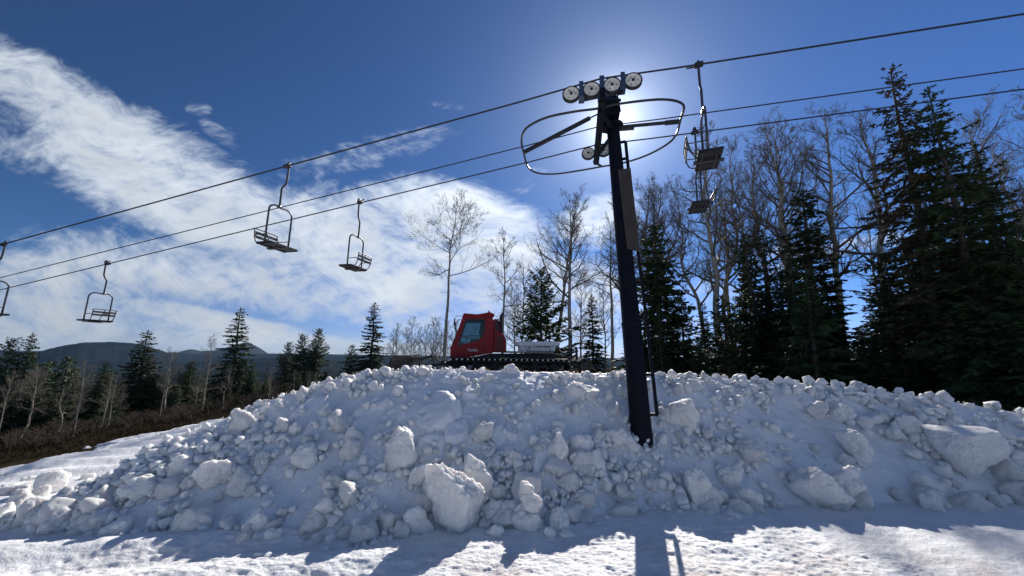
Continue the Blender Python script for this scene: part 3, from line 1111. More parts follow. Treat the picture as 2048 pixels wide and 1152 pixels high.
# ------------------------------------------------------------------ snowcat (local: front towards -X)
CS = .0062


def cx_(px):
    return (px - 1100) * CS


def cz_(py):
    return (690 - py) * CS


cc = at(1006, 744, 20.3)
catz = float(surf(cc[0], cc[1]))
catz = float(at(1006, 744, 19.0)[2]) - .05
cat = empty('snowcat', (cc[0], cc[1], catz), R(6) - math.atan2(cc[0], cc[1]) * .5)
tag(cat, 'red snow groomer with black tracks parked behind the crest of the snow pile', 'snowcat')


def poly(pts):
    return [(cx_(x), cz_(y)) for x, y in pts]


outer = poly([(745, 222), (985, 215), (1000, 300), (1000, 532), (860, 560), (652, 592), (652, 495), (712, 330)])
inner = poly([(772, 266), (918, 262), (919, 330), (918, 372), (880, 428), (716, 476), (716, 472), (738, 385)])
HW = 1.0
cab = MB()
for s_ in (-1, 1):
    cab.ringprism(outer, inner, s_ * HW, s_ * (HW - .05))
# sills, roof, floor, rear wall round a window, front corner posts
cab.prism(poly([(745, 222), (985, 215), (985, 228), (745, 235)]), -HW + .05, HW - .05)
cab.prism(poly([(652, 575), (860, 540), (1000, 515), (1000, 532), (860, 560), (652, 592)]), -HW + .05, HW - .05)
cab.prism(poly([(985, 370), (1000, 370), (1000, 515), (985, 515)]), -HW + .05, HW - .05)
cab.prism(poly([(652, 495), (675, 495), (675, 575), (652, 575)]), -HW + .05, HW - .05)
for y in (-1, 1):
    cab.prism(poly([(745, 235), (765, 235), (672, 495), (652, 495), (712, 330)]), y * (HW - .05), y * (HW - .13))
    cab.prism(poly([(970, 228), (985, 228), (998, 300), (998, 370), (985, 370), (985, 300)]), y * (HW - .05), y * (HW - .16))
cabo = cab.build('cab', M['red'], cat, angle=25, bevel=.012)
roof = MB().prism(poly([(740, 224), (752, 212), (860, 218), (925, 205), (962, 196), (1000, 210), (1006, 226), (985, 232)]), -HW - .03, HW + .03)
roof.build('roof', M['red'], cabo, angle=25, bevel=.015)
for s_ in (-1, 1):
    MB().prism(inner, s_ * (HW - .022), s_ * (HW - .03)).build('side_window', M['glass'], cabo, angle=20)
gl = MB().prism(poly([(752, 236), (757, 236), (667, 494), (660, 494)]), -HW + .14, HW - .14)
gl.build('windscreen', M['glass'], cabo, angle=20)
gl = MB().prism(poly([(986, 232), (990, 232), (994, 369), (990, 369)]), -HW + .17, HW - .17)
gl.build('rear_window', M['glass'], cabo, angle=20)
for s_ in (-1, 1):
    tr = MB()
    y = s_ * (HW + .006)
    off = .008 * s_
    ins2 = [(x * 1.0, z) for x, z in inner]
    cxm, czm = np.mean([p[0] for p in inner]), np.mean([p[1] for p in inner])
    big = [(cxm + (x - cxm) * 1.07, czm + (z - czm) * 1.07) for x, z in inner]
    tr.ringprism(big, inner, s_ * (HW + .001), s_ * (HW + .014))
    tr.bar((cx_(735), y, cz_(402)), (cx_(905), y, cz_(392)), .02, .04)
    tr.bar((cx_(925), y, cz_(232)), (cx_(928), y, cz_(545)), .012, .014)
    tr.box((cx_(905), s_ * (HW + .02), cz_(412)), (.12, .03, .04))
    tr.build('window_trim', M['black'], cabo, angle=20)
ins = MB().box((cx_(860), .25, cz_(430)), (.5, .55, .16)).box((cx_(905), .25, cz_(350)), (.16, .5, .62)).box((cx_(905), .25, cz_(285)), (.12, .26, .2))
ins.box((cx_(735), .25, cz_(470)), (.3, 1.3, .3)).tube([(cx_(770), .25, cz_(450)), (cx_(790), .25, cz_(400))], .03, 8)
ins.box((cx_(850), -.45, cz_(440)), (.5, .3, .3)).box((cx_(890), .55, cz_(350)), (.05, .3, .16))
ins.build('seat', M['cab_inside'], cabo, angle=25, bevel=.02)
lt = bpy.data.curves.new('lettering', 'FONT')
lt.body = 'PistenBully'
lt.size = .19
lt.extrude = .002
tmp = bpy.data.objects.new('lettering_curve', lt)
COL.objects.link(tmp)
bpy.context.view_layer.update()
tm = bpy.data.meshes.new_from_object(tmp.evaluated_get(bpy.context.evaluated_depsgraph_get()))
bpy.data.objects.remove(tmp)
tm.materials.clear()
tm.materials.append(M['white'])
lo = bpy.data.objects.new('lettering', tm)
COL.objects.link(lo)
lo.parent = cabo
lo.location = (cx_(792), -HW - .006, cz_(522))
lo.rotation_euler = (math.pi / 2, 0, 0)
lo.scale = (.62, 1, 1)
bc = MB().lathe((cx_(960), -.5, cz_(197)), (0, 0, 1), [(0, .06), (.02, .06), (.02, .05), (.11, .045), (.14, .02)], 16)
bc.build('beacon', M['orange'], cabo)
for s_ in (-1, 1):
    mr = MB()
    y = s_ * (HW + .12)
    mr.tube([(cx_(750), s_ * HW, cz_(238)), (cx_(690), y, cz_(238)), (cx_(680), y, cz_(262))], .016, 8)
    mr.box((cx_(676), y, cz_(290)), (.07, .2, .34)).box((cx_(684), y, cz_(345)), (.06, .18, .14))
    mr.tube([(cx_(684), y, cz_(320)), (cx_(692), y, cz_(430)), (cx_(665), s_ * HW, cz_(470))], .014, 8)
    mr.build('mirror', M['black'], cat, angle=25, bevel=.01)
wp = MB()
for y in (-.35, .35):
    wp.bar((cx_(668), y, cz_(488)), (cx_(712), y + .15, cz_(345)), .015, .02)
wp.build('wiper', M['black'], cabo, angle=20)
hood = MB().prism(poly([(1003, 250), (1040, 252), (1052, 372), (1085, 376), (1108, 420), (1112, 528), (1003, 528)]), -HW + .1, HW - .1)
hood.build('engine_hood', M['red'], cat, angle=25, bevel=.02)
lv = MB()
for s_ in (-1, 1):
    y = s_ * (HW - .095)
    lv.box((cx_(1025), y, cz_(308)), (.16, .02, .56))
    for k in range(6):
        lv.box((cx_(1055), y, cz_(400 + k * 22)), (.36, .03, .075))
lv.build('engine_grille', M['black'], cat, angle=20)
ex = MB().tube(catmull([(cx_(1062), -.62, cz_(380)), (cx_(1062), -.62, cz_(250)), (cx_(1066), -.62, cz_(220)), (cx_(1082), -.62, cz_(196))], 5, False), .075, 14)
ex.tube([(cx_(1062), -.62, cz_(370)), (cx_(1062), -.62, cz_(262))], .105, 16)
ex.build('exhaust_pipe', M['black'], cat)
dk = MB().box(((cx_(1110) + cx_(1510)) / 2, 0, cz_(522)), (cx_(1510) - cx_(1110), 2.1, .09))
dk.build('deck', M['deck'], cat, angle=20, bevel=.01)
ch = MB().prism(poly([(640, 600), (860, 566), (1000, 536), (1560, 530), (1610, 560), (1600, 640), (700, 650)]), -.72, .72)
ch.box((cx_(620), 0, cz_(620)), (.6, .5, .24))
ch.build('chassis', M['black'], cat, angle=25, bevel=.01)
bx = MB().prism(poly([(1238, 512), (1535, 510), (1545, 468), (1238, 470)]), -.55, .55)
boxo = bx.build('tool_box', M['white_box'], cat, angle=25, bevel=.01)
MB().prism(poly([(1210, 432), (1575, 428), (1577, 462), (1238, 472), (1210, 462)]), -.62, .62).build('lid', M['white_box'], boxo, angle=25, bevel=.012)
hr = MB()
for y in (-.98, .98):
    hr.tube(catmull([(cx_(1303), y, cz_(515)), (cx_(1303), y, cz_(482)), (cx_(1312), y, cz_(476)), (cx_(1460), y, cz_(476)), (cx_(1476), y, cz_(484)), (cx_(1478), y, cz_(515))], 4, False), .02, 8)
    hr.tube([(cx_(1255), y, cz_(478)), (cx_(1303), y, cz_(478))], .016, 8)
hr.build('hand_rail', M['steel_dark'], cat)


def track(s_):
    y0, y1 = s_ * .78, s_ * 1.95
    o_ = []
    # belt path: flat bottom, raised front and rear wheels
    for t in np.linspace(math.pi * .5, math.pi * 1.38, 9):
        o_.append((cx_(668) + .26 * math.cos(t), cz_(632) + .26 * math.sin(t) * .9))
    o_ += [(cx_(730), cz_(688)), (cx_(900), cz_(691)), (cx_(1200), cz_(691)), (cx_(1500), cz_(688))]
    for t in np.linspace(math.pi * 1.62, math.pi * 2.5, 9):
        o_.append((cx_(1565) + .28 * math.cos(t), cz_(632) + .28 * math.sin(t) * .95))
    o_ = np.array(o_)
    cen = o_.mean(0)
    in_ = [(x + (-.035 if x > cx_(1100) else .035), z + (-.035 if z > cen[1] else .035)) for x, z in o_]
    tb = MB().ringprism([tuple(p) for p in o_], in_, y0, y1)
    to = tb.build('track', M['rubber'], cat, angle=25)
    # cleats
    P = np.concatenate([o_, o_[:1]])
    L_ = np.concatenate([[0], np.cumsum(np.linalg.norm(np.diff(P, axis=0), axis=1))])
    n = int(L_[-1] / .26)
    cl = MB()
    tips = MB()
    for k in range(n):
        l = k / n * L_[-1]
        x, z = np.interp(l, L_, P[:, 0]), np.interp(l, L_, P[:, 1])
        l2 = l + .01
        tx, tz = np.interp(l2, L_, P[:, 0]) - x, np.interp(l2, L_, P[:, 1]) - z
        th = math.atan2(tz, tx)
        nx, nz = tz, -tx
        nl = math.hypot(nx, nz)
        nx, nz = nx / nl, nz / nl
        cl.box((x + nx * .03, (y0 + y1) / 2, z + nz * .03), (.07, abs(y1 - y0) + .02, .07), rotm(0, -th, 0))
        tips.box((x + nx * .055, y1 - s_ * .06 + s_ * .05, z + nz * .055), (.06, .14, .05), rotm(0, -th, 0))
        tips.box((x + nx * .085, (y0 + y1) / 2, z + nz * .085), (.02, abs(y1 - y0) - .1, .05), rotm(0, -th, 0))
    cl.build('cleat_row', M['steel_dark'], to, angle=20)
    tips.build('cleat_tips', M['alu'], to, angle=20)
    for x in (690, 850, 1010, 1170, 1330, 1490):
        w = MB()
        for yy in (.3, .7):
            yc = y0 + (y1 - y0) * yy
            w.cyl((cx_(x), y0, cz_(648)), (cx_(x), y1, cz_(648)), .03, sides=8) if yy < .5 else None
            w.lathe((cx_(x), yc, cz_(648)), (0, 1, 0), [(-.09, .02), (-.09, .12), (-.06, .15), (-.08, .19), (-.07, .23), (.07, .23), (.08, .19), (.06, .15), (.09, .12), (.09, .02)], 24)
        w.build('road_wheel', M['rubber'], to, angle=30)
    g_ = MB().bar((cx_(690), (y0 + y1) / 2, cz_(640)), (cx_(1560), (y0 + y1) / 2, cz_(636)), .12, .14)
    g_.build('track_frame', M['black'], to, angle=20)
    mf = MB()
    yb = y1 + s_ * .004
    mf.add([(cx_(795), yb, cz_(632)), (cx_(835), yb, cz_(632)), (cx_(815), yb, cz_(668)), (cx_(795), yb + s_ * .01, cz_(632)), (cx_(835), yb + s_ * .01, cz_(632)), (cx_(815), yb + s_ * .01, cz_(668))],
           [np.array([[0, 2, 1], [3, 4, 5]]), np.array([[0, 1, 4, 3], [1, 2, 5, 4], [2, 0, 3, 5]])])
    mf.build('reflector', M['deck'], to, angle=20)


track(-1)
track(1)
fd = MB()
for s_ in (-1, 1):
    fd.box(((cx_(640) + cx_(1600)) / 2, s_ * 1.35, cz_(574)), (cx_(1600) - cx_(640), 1.15, .035))
fd.build('track_fender', M['black'], cat, angle=20)
# dozer blade at the front
bl = MB()
prof = [(cx_(360) - .30 * math.sin(t), cz_(640) + .62 * math.cos(t) * .72) for t in np.linspace(.0, math.pi, 9)]
prof2 = [(x + .07, z) for x, z in prof[::-1]]
bl.prism(prof + prof2, -2.1, 2.1)
bl.bar((cx_(362), -2.1, cz_(572)), (cx_(362), 2.1, cz_(572)), .09, .08)
for y in (-1.5, -.7, 0, .7, 1.5):
    bl.bar((cx_(380), y, cz_(580)), (cx_(385), y, cz_(700)), .06, .10, up=(0, 1, 0))
for s_ in (-1, 1):      # angled wings
    wv = [(x, s_ * 2.1, z) for x, z in prof] + [(x - .5, s_ * 2.75, z * 1.0) for x, z in prof]
    n_ = len(prof)
    wv2 = [(x + .05, y, z) for x, y, z in wv]
    q = np.array([[i, i + 1, n_ + i + 1, n_ + i] for i in range(n_ - 1)])
    bl.add(wv + wv2, [q, q[:, ::-1] + 2 * n_])
    bl.tube([(cx_(362), s_ * 2.1, cz_(566)), (cx_(362) - .5, s_ * 2.75, cz_(566))], .04, 8)
blo = bl.build('dozer_blade', M['steel_dark'], cat, angle=25)
for y in (-.5, .5):
    ar = MB()
    ar.bar((cx_(640), y, cz_(625)), (cx_(395), y * 1.4, cz_(650)), .12, .14)
    ar.tube([(cx_(560), y, cz_(610)), (cx_(500), y, cz_(560)), (cx_(400), y * 1.2, cz_(600))], .045, 10)
    if y < 0:
        ar.tube(catmull([(cx_(520), -.48, cz_(620)), (cx_(495), -.48, cz_(560)), (cx_(515), -.48, cz_(545)), (cx_(540), -.48, cz_(575))], 4, False), .03, 8)
    ar.build('blade_arm', M['black'], cat, angle=25)
# tiller raised at the back
for y in (-.55, .55):
    tl = MB()
    tl.bar((cx_(1590), y, cz_(600)), (cx_(1720), y, cz_(540)), .10, .12)
    tl.tube([(cx_(1580), y, cz_(560)), (cx_(1740), y, cz_(500))], .05, 10)
    tl.bar((cx_(1720), y, cz_(470)), (cx_(1735), y, cz_(640)), .12, .10)
    tl.build('tiller_arm', M['black'], cat, angle=25)
td = MB().cyl((cx_(1745), -1.5, cz_(625)), (cx_(1745), 1.5, cz_(625)), .20, sides=18)
for k in range(17):
    for j in range(3):
        th = k * .9 + j * 2.09
        y = -1.45 + k * .18
        td.bar((cx_(1745) + .18 * math.cos(th), y, cz_(625) + .18 * math.sin(th)), (cx_(1745) + .30 * math.cos(th), y, cz_(625) + .30 * math.sin(th)), .05, .03, up=(0, 1, 0))
td.prism(poly([(1690, 590), (1745, 560), (1800, 590), (1850, 660), (1842, 662), (1795, 602), (1745, 572), (1696, 600)]), -1.55, 1.55)
td.build('tiller', M['steel_dark'], cat, angle=25)
# ------------------------------------------------------------------ trees
def spruce_meshes(seed, H, rad, low=.04, whorl=.30, per=7, droop=.35, up=.25, dens=1.0, ragged=.25, power=.8, lean=0.0, brown=0.0, fork=False):
    """trunk and crown of a spruce H metres tall: whorls of drooping limbs carrying many flat needle sprays"""
    g = np.random.default_rng(seed)
    tz = np.linspace(0, 1, 14)
    bend = np.stack([.012 * H * fbm(tz * 2.2, tz * 0 + seed, seed=seed) + lean * H * tz, .012 * H * fbm(tz * 2.2, tz * 0 + seed + 9, seed=seed + 2), tz * H], -1)
    bend[:, :2] -= bend[0, :2]
    r0 = .012 * H + .03
    tm = MB().tube(bend, r0 * (1 - tz) ** .8 + .012, 9)
    Pq, Dq, Nq, Lq = [], [], [], []
    limb = MB()
    z = low * H
    segs = []
    while z < H * .985:
        f = z / H
        Lz = rad * (1 - f) ** power * (.35 + .65 * min(1, (f - low + .02) / .10)) + .10
        side = g.uniform(0, 6.28)
        n = max(3, int(round(per * (.6 + .4 * (1 - f)) + g.normal(0, .7))))
        for k in range(n):
            if g.random() < ragged * .55:
                continue
            az_ = side + k * 2 * math.pi / n + g.normal(0, .22)
            L = Lz * (1 + ragged * g.normal(0, .55))
            L = max(.12, L)
            zz = z + g.normal(0, whorl * .3)
            cx0 = np.array([np.interp(zz, bend[:, 2], bend[:, 0]), np.interp(zz, bend[:, 2], bend[:, 1]), min(zz, H * .99)])
            hz = np.array([math.cos(az_), math.sin(az_), 0])
            lat = np.array([-hz[1], hz[0], 0])
            u_ = up * (.2 + 1.3 * f ** 1.5) + g.normal(0, .07)
            d_ = droop * (1 - .75 * f)
            s = np.linspace(0, 1, 6)
            side_b = g.normal(0, .10)
            sp = cx0 + L * (s[:, None] * hz + (s ** 2 * side_b)[:, None] * lat + (u_ * s - d_ * s ** 1.7 + .18 * d_ * s ** 5)[:, None] * np.array([0, 0, 1]))
            if L > .35:
                limb.tube(sp, np.linspace(.006 + .012 * L, .004, 6), 3, cap=False)
            bare = .12 if g.random() > brown * (1 - f) else .55
            step = .105 / dens
            ss_ = np.arange(bare * L + .05, L, step) / L
            if len(ss_) == 0:
                ss_ = np.array([.7])
            for sd in (-1, 1):
                sj = np.clip(ss_ + g.normal(0, .3 * step / L, len(ss_)), 0, 1)
                pt = np.stack([np.interp(sj, s, sp[:, i]) for i in range(3)], -1)
                ang = g.normal(.95, .22, len(sj)) * sd
                dirs = np.cos(ang)[:, None] * hz + np.sin(ang)[:, None] * lat + g.normal(-.22, .16, len(sj))[:, None] * np.array([0, 0, 1])
                ln = (.16 + .34 * L * (1 - sj) ** .8 * (sj + .25) ** .3) * g.uniform(.6, 1.2, len(sj))
                ln = np.minimum(ln, .75)
                # each branchlet: two or three sprays along it
                for q in range(3):
                    keep = ln > (0, .22, .42)[q]
                    if not keep.any():
                        continue
                    Pq.append((pt + dirs * (ln * (0, .36, .66)[q])[:, None])[keep] + g.normal(0, .015, (keep.sum(), 3)))
                    dd_ = dirs + g.normal(0, .22, dirs.shape)
                    Dq.append(dd_[keep])
                    Lq.append(np.minimum(.34, ln * (.75, .6, .5)[q])[keep])
            Pq.append(sp[-2:-1])
            Dq.append((sp[-1:] - sp[-2:-1]) / (np.linalg.norm(sp[-1] - sp[-2]) + 1e-6))
            Lq.append(np.array([L * .2 + .14]))
        z += whorl * (.55 + .6 * (1 - f)) * g.uniform(.8, 1.2)
    for k in range(7):
        Pq.append(np.array([[bend[-1, 0], bend[-1, 1], H * .985 - .05 * k]]))
        a = k * 2.4
        Dq.append(np.array([[.5 * math.cos(a) * (k > 0), .5 * math.sin(a) * (k > 0), 1.0]]))
        Lq.append(np.array([.22]))
    P, Dv, L = np.concatenate(Pq), np.concatenate(Dq), np.concatenate(Lq)
    Dv /= np.linalg.norm(Dv, axis=1)[:, None] + 1e-9
    rnd = g.normal(size=P.shape) + np.array([0, 0, 1.2])
    Wv = np.cross(Dv, rnd)
    Wv /= np.linalg.norm(Wv, axis=1)[:, None] + 1e-9
    w = (.030 + .10 * L)[:, None]
    V = np.stack([P - Dv * .02, P + Dv * (L * .45)[:, None] + Wv * w, P + Dv * L[:, None], P + Dv * (L * .45)[:, None] - Wv * w], 1).reshape(-1, 3)
    q = np.arange(len(P))[:, None] * 4 + np.arange(4)[None, :]
    cm = MB().add(V, [q])
    limb_n = limb
    tm.v += limb_n.v
    tm.f += [f_ + tm.n for f_ in limb_n.f]
    mat = M['needles_brown'] if brown > .5 else M['needles']
    return tm.mesh('trunk', M['spruce_bark']), cm.mesh('crown', mat, False), H


def aspen_meshes(seed, H, clear=.5, spread=.30, depth=4, lean=0.0, thick=.011, upness=.75, twig=1.0, wob=.02, fork=0):
    g = np.random.default_rng(seed)
    tz = np.linspace(0, 1, 22)
    xb = wob * H * fbm(tz * 3, tz * 0 + seed * 3.1, seed=seed, oct=3) + lean * H * tz
    yb = wob * H * fbm(tz * 3, tz * 0 + seed * 1.7 + 5, seed=seed + 1, oct=3)
    P = np.stack([xb - xb[0], yb - yb[0], tz * H * .93], -1)
    rr = thick * H * ((1 - tz) ** .75 * .85 + .15 * (1 - tz)) + .008
    tm = MB().tube(P, rr, 10)
    bm_ = MB()
    stack = []

    def trunk_at(f):
        return np.array([np.interp(f, tz, P[:, i]) for i in range(3)]), float(np.interp(f, tz, rr))
    f = clear
    k = 0
    while f < .985:
        p, r = trunk_at(f)
        a = k * 2.4 + g.normal(0, .5)
        out = np.array([math.cos(a), math.sin(a), 0])
        rel = (f - clear) / (1 - clear)
        L = spread * H * (1.0 - .72 * rel) * g.uniform(.55, 1.15)
        el = upness * (.55 + .75 * rel) + g.normal(0, .12)
        d = out * math.cos(el) + np.array([0, 0, 1]) * math.sin(el)
        stack.append((p, d, L, r * g.uniform(.48, .72), 1))
        f += (.027 + .016 * g.random()) / (1 + rel * .8)
        k += 1
    for i in range(5):      # a few dead stubs lower down
        p, r = trunk_at(g.uniform(clear * .5, clear))
        a = g.uniform(0, 6.28)
        stack.append((p, np.array([math.cos(a), math.sin(a), g.uniform(-.2, .3)]), .05 * H * g.uniform(.4, 1.2), .012, depth - 1))
    while stack:
        p, d, L, r, lv = stack.pop()
        n = 6 if lv < 3 else 4
        pts = [p]
        dd_ = d / np.linalg.norm(d)
        for i in range(n - 1):
            dd_ = dd_ + g.normal(0, .17, 3) + np.array([0, 0, .06])
            dd_ /= np.linalg.norm(dd_)
            pts.append(pts[-1] + dd_ * L / (n - 1))
        pts = np.array(pts)
        bm_.tube(pts, np.linspace(r, max(.0035, r * .35), n), 5 if lv == 1 else 3, cap=False)
        if lv < depth:
            m_ = max(2, int(round((8, 6, 5)[min(lv - 1, 2)] * twig * g.uniform(.75, 1.25))))
            for j in range(m_):
                s = (j + g.uniform(.3, 1.0)) / m_ * .85 + .15
                q = np.array([np.interp(s, np.linspace(0, 1, n), pts[:, i]) for i in range(3)])
                ax_ = pts[min(n - 1, int(s * (n - 1)) + 1)] - pts[max(0, min(n - 2, int(s * (n - 1))))]
                ax_ /= np.linalg.norm(ax_) + 1e-9
                v = g.normal(size=3)
                v -= ax_ * (v @ ax_)
                v /= np.linalg.norm(v) + 1e-9
                nd = ax_ * math.cos(.75) + v * math.sin(.75) + np.array([0, 0, .10])
                stack.append((q, nd, L * g.uniform(.32, .55) * (1.1 - .4 * s), max(.0045, r * (1 - .6 * s) * .55), lv + 1))
    return tm.mesh('trunk', M['aspen_bark']), bm_.mesh('branches', M['twigs'], False), H


def plant(name, protos, px, py, dist, label, cat, group, rz=None, wide=1.0, base=None):
    """a tree whose tip is seen at a photo pixel, standing on the ground at a horizontal distance"""
    tm, cm, H = protos
    p = at(px, py, dist)
    z0 = float(ground(p[0], p[1])) - .1
    if base is not None:
        z0 = base
    sc = (p[2] - z0) / H
    o = empty(name, (p[0], p[1], z0), random.uniform(0, 6.28) if rz is None else rz)
    o.scale = (sc * wide, sc * wide, sc)
    for nm, me in (('trunk', tm), ('crown' if name != 'aspen_tree' else 'branches', cm)):
        c = bpy.data.objects.new(nm, me)
        COL.objects.link(c)
        c.parent = o
    tag(o, label, cat, group)
    return o


SP = {
    'dense': spruce_meshes(1, 9.0, 1.9, dens=1.25, per=8, whorl=.26, ragged=.22),
    'dense2': spruce_meshes(2, 10.0, 1.8, dens=1.2, per=8, whorl=.27, ragged=.28),
    'narrow': spruce_meshes(3, 10.0, 1.15, dens=1.3, per=7, whorl=.25, ragged=.25, power=.7),
    'narrow2': spruce_meshes(4, 9.0, 1.0, dens=1.1, per=6, whorl=.28, ragged=.35, power=.75),
    'bushy': spruce_meshes(5, 8.0, 2.4, dens=1.0, per=7, whorl=.30, ragged=.40, up=.75, droop=.15, power=.62),
    'young': spruce_meshes(6, 5.0, 1.3, dens=1.1, per=7, whorl=.22, ragged=.3, up=.4, droop=.2, low=.02),
    'sparse': spruce_meshes(7, 16.0, 2.7, dens=1.0, per=7, whorl=.36, ragged=.42, droop=.5, low=.14, brown=.75, power=.6),
    'big': spruce_meshes(8, 16.0, 2.8, dens=1.0, per=8, whorl=.36, ragged=.48, droop=.42, low=.05, power=.72),
    'far': spruce_meshes(9, 10.0, 2.3, dens=.95, per=9, whorl=.28, ragged=.3),
    'far2': spruce_meshes(10, 10.0, 2.7, dens=.9, per=9, whorl=.30, ragged=.42, up=.5, droop=.2, power=.62),
    'open': spruce_meshes(11, 10.0, 2.1, dens=1.1, per=8, whorl=.34, ragged=.25, droop=.4),
}
AS = {
    'crown': aspen_meshes(21, 13.0, .60, .33, 4, lean=.03, thick=.0095, upness=.6, twig=1.1),
    'thin': aspen_meshes(22, 12.0, .50, .22, 4, lean=-.01, thick=.009, upness=.7, twig=.95),
    'lean': aspen_meshes(23, 13.0, .48, .27, 4, lean=.12, thick=.0115, upness=.7),
    'broad': aspen_meshes(24, 14.0, .42, .33, 4, lean=-.02, thick=.0125, upness=.75, wob=.03),
    'tall': aspen_meshes(25, 16.0, .44, .25, 4, lean=-.03, thick=.013, upness=.72, wob=.035),
    'crooked': aspen_meshes(26, 15.0, .40, .28, 4, lean=-.05, thick=.012, upness=.65, wob=.06),
    'big': aspen_meshes(27, 16.0, .36, .27, 4, lean=-.02, thick=.0135, upness=.8, wob=.035, twig=1.05),
    'small': aspen_meshes(28, 8.0, .30, .30, 4, thick=.010, upness=.62, twig=.8),
    'pale': aspen_meshes(29, 9.0, .42, .28, 4, lean=.03, thick=.013, upness=.5, twig=.85, wob=.04),
    'pale2': aspen_meshes(30, 9.0, .35, .26, 4, lean=.07, thick=.013, upness=.6, twig=.8, wob=.05),
}

GA = 'tall bare aspens rising behind the snow pile'
GS = 'spruces rising behind the snow pile'
for (k, px, py, d, wide, rz, label) in [
    ('crown', 900, 392, 30, 1.0, 0, 'tall solitary bare aspen with a rounded crown rising left of the snowcat exhaust'),
    ('thin', 1010, 450, 33, 1.0, .4, 'slender bare aspen standing directly behind the snowcat exhaust'),
    ('lean', 1105, 388, 31, .95, 0, 'bare aspen leaning right behind the white box of the snowcat'),
    ('broad', 1142, 374, 29, .9, 1.2, 'thick-trunked bare aspen between the leaning aspen and the tower'),
    ('thin', 1218, 425, 34, 1.1, 2.0, 'bare aspen partly hidden behind the tower pole'),
    ('broad', 1288, 345, 33, .85, 2.6, 'bare aspen rising behind the dark spruce right of the tower'),
    ('crooked', 1372, 352, 30, .85, .3, 'crooked bare aspen behind the small distant lift chair'),
    ('big', 1412, 238, 27, .9, 1.0, 'big many-limbed bare aspen just right of the nearest lift chair'),
    ('tall', 1452, 330, 33, .9, 2.2, 'bare aspen half hidden behind the big many-limbed aspen'),
    ('tall', 1520, 262, 31, .95, 0, 'bare aspen above the pair of narrow spruces'),
    ('crooked', 1566, 218, 29, .95, .5, 'bare aspen with an S-bent trunk left of the tall narrow spruce'),
    ('big', 1615, 205, 30, .9, 2.4, 'bare aspen rising directly behind the tall narrow spruce'),
    ('tall', 1684, 194, 26, 1.0, 3.0, 'tall thick bare aspen standing against open sky right of the tall narrow spruce'),
    ('broad', 1935, 205, 33, .9, .2, 'bare aspen showing above the broad spruce near the right edge'),
    ('crooked', 2003, 320, 32, .9, 1.5, 'bare aspen crowded behind spruces near the right edge'),
    ('broad', 2062, 165, 30, .9, .8, 'bare aspen cut off by the right edge of the photo'),
]:
    plant('aspen_tree', AS[k], px, py, d, label, 'aspen', GA, rz, wide)
for (k, px, py, d, wide, rz, label) in [
    ('bushy', 1082, 540, 30, 1.0, .3, 'wide bushy spruce directly behind the white box of the snowcat'),
    ('open', 1183, 588, 30, 1.0, 1.0, 'small pointed spruce just left of the tower pole'),
    ('dense', 1312, 448, 24, 1.25, 2.0, 'dense dark spruce right beside the tower pole'),
    ('narrow2', 1490, 470, 26, 1.3, .5, 'left one of the pair of narrow dark spruces right of the big bare aspen'),
    ('narrow2', 1520, 462, 27, 1.3, 2.5, 'right one of the pair of narrow dark spruces right of the big bare aspen'),
    ('narrow', 1604, 378, 25, 1.45, 1.4, 'tall narrow dark spruce in the middle of the right-hand wood'),
    ('narrow', 1648, 540, 26, 1.2, 2.4, 'spruce crowded against the right side of the tall narrow spruce'),
    ('sparse', 1779, 132, 22, .85, .6, 'tallest spruce, ragged with dead brown lower limbs, near the right edge'),
    ('big', 1862, 168, 21, .85, 1.9, 'broad tall green spruce right of the ragged tallest spruce'),
    ('big', 1950, 285, 22, 1.0, 3.6, 'broad spruce stepping down to the right of the tall green spruce'),
    ('dense2', 1768, 505, 22, 1.1, .7, 'bushy spruce at the left foot of the ragged tallest spruce'),
    ('big', 2025, 445, 20, .8, 5.0, 'dark spruce filling the right edge of the photo'),
]:
    plant('spruce_tree', SP[k], px, py, d, label, 'spruce', GS, rz, wide)
lab = 'half-hidden dark spruce packed into the shaded wood low behind the right part of the pile'
g = np.random.default_rng(55)
for i in range(64):
    px = 1255 + (2150 - 1255) * (i + g.uniform(0, 1)) / 64
    top = 590 + 70 * g.normal() - max(0, px - 1720) * .20
    if px < 1480:
        top = max(top, 585 + abs(g.normal()) * 40)
    if 1630 < px < 1748:
        top = max(top, 655)
    plant('spruce_tree', SP[['dense2', 'young', 'dense', 'far2', 'narrow', 'open'][i % 6]], px, min(max(top, 470), 700), g.uniform(20.5, 36), lab, 'spruce', 'spruces packed in the shaded wood on the right', None, g.uniform(.9, 1.25))
for px, py, d in ((1244, 360, 31), (1300, 345, 30), (1330, 336, 36)):
    plant('aspen_tree', AS[('broad', 'tall', 'big')[int(px) % 3]], px, py, d, 'bare aspen in the close stand just right of the tower head', 'aspen', 'bare aspens close behind the tower', None, 1.0)
lab = 'thin bare aspen half hidden among the spruces of the shaded right-hand wood'
for i in range(8):
    px = 1225 + 830 * (i + g.uniform(0, 1)) / 8
    plant('aspen_tree', AS[['thin', 'tall', 'crooked', 'small'][i % 4]], px, 330 + 60 * g.normal() + (60 if px < 1350 else 0), g.uniform(31, 40), lab, 'aspen', 'thin aspens within the shaded right-hand wood', None, .8)
lab = 'small bare tree in the thicket between the lone spruce and the snowcat cab'
for i, px in enumerate((798, 815, 828, 842, 856, 868, 884, 896, 915, 790, 875, 1030, 1045, 1160, 1205)):
    if px > 1000:
        plant('aspen_tree', AS['small'], px, 520 + 20 * (i % 3), 35 + i % 4, 'small bare tree showing between the big aspens behind the snowcat', 'aspen', 'small bare trees behind the snowcat', None, .9)
    else:
        plant('aspen_tree', AS['small'], px, 642 + 14 * math.sin(i * 2.3), 36 + 2 * (i % 4), lab, 'aspen', 'small bare trees of the thicket left of the snowcat', None, .8)

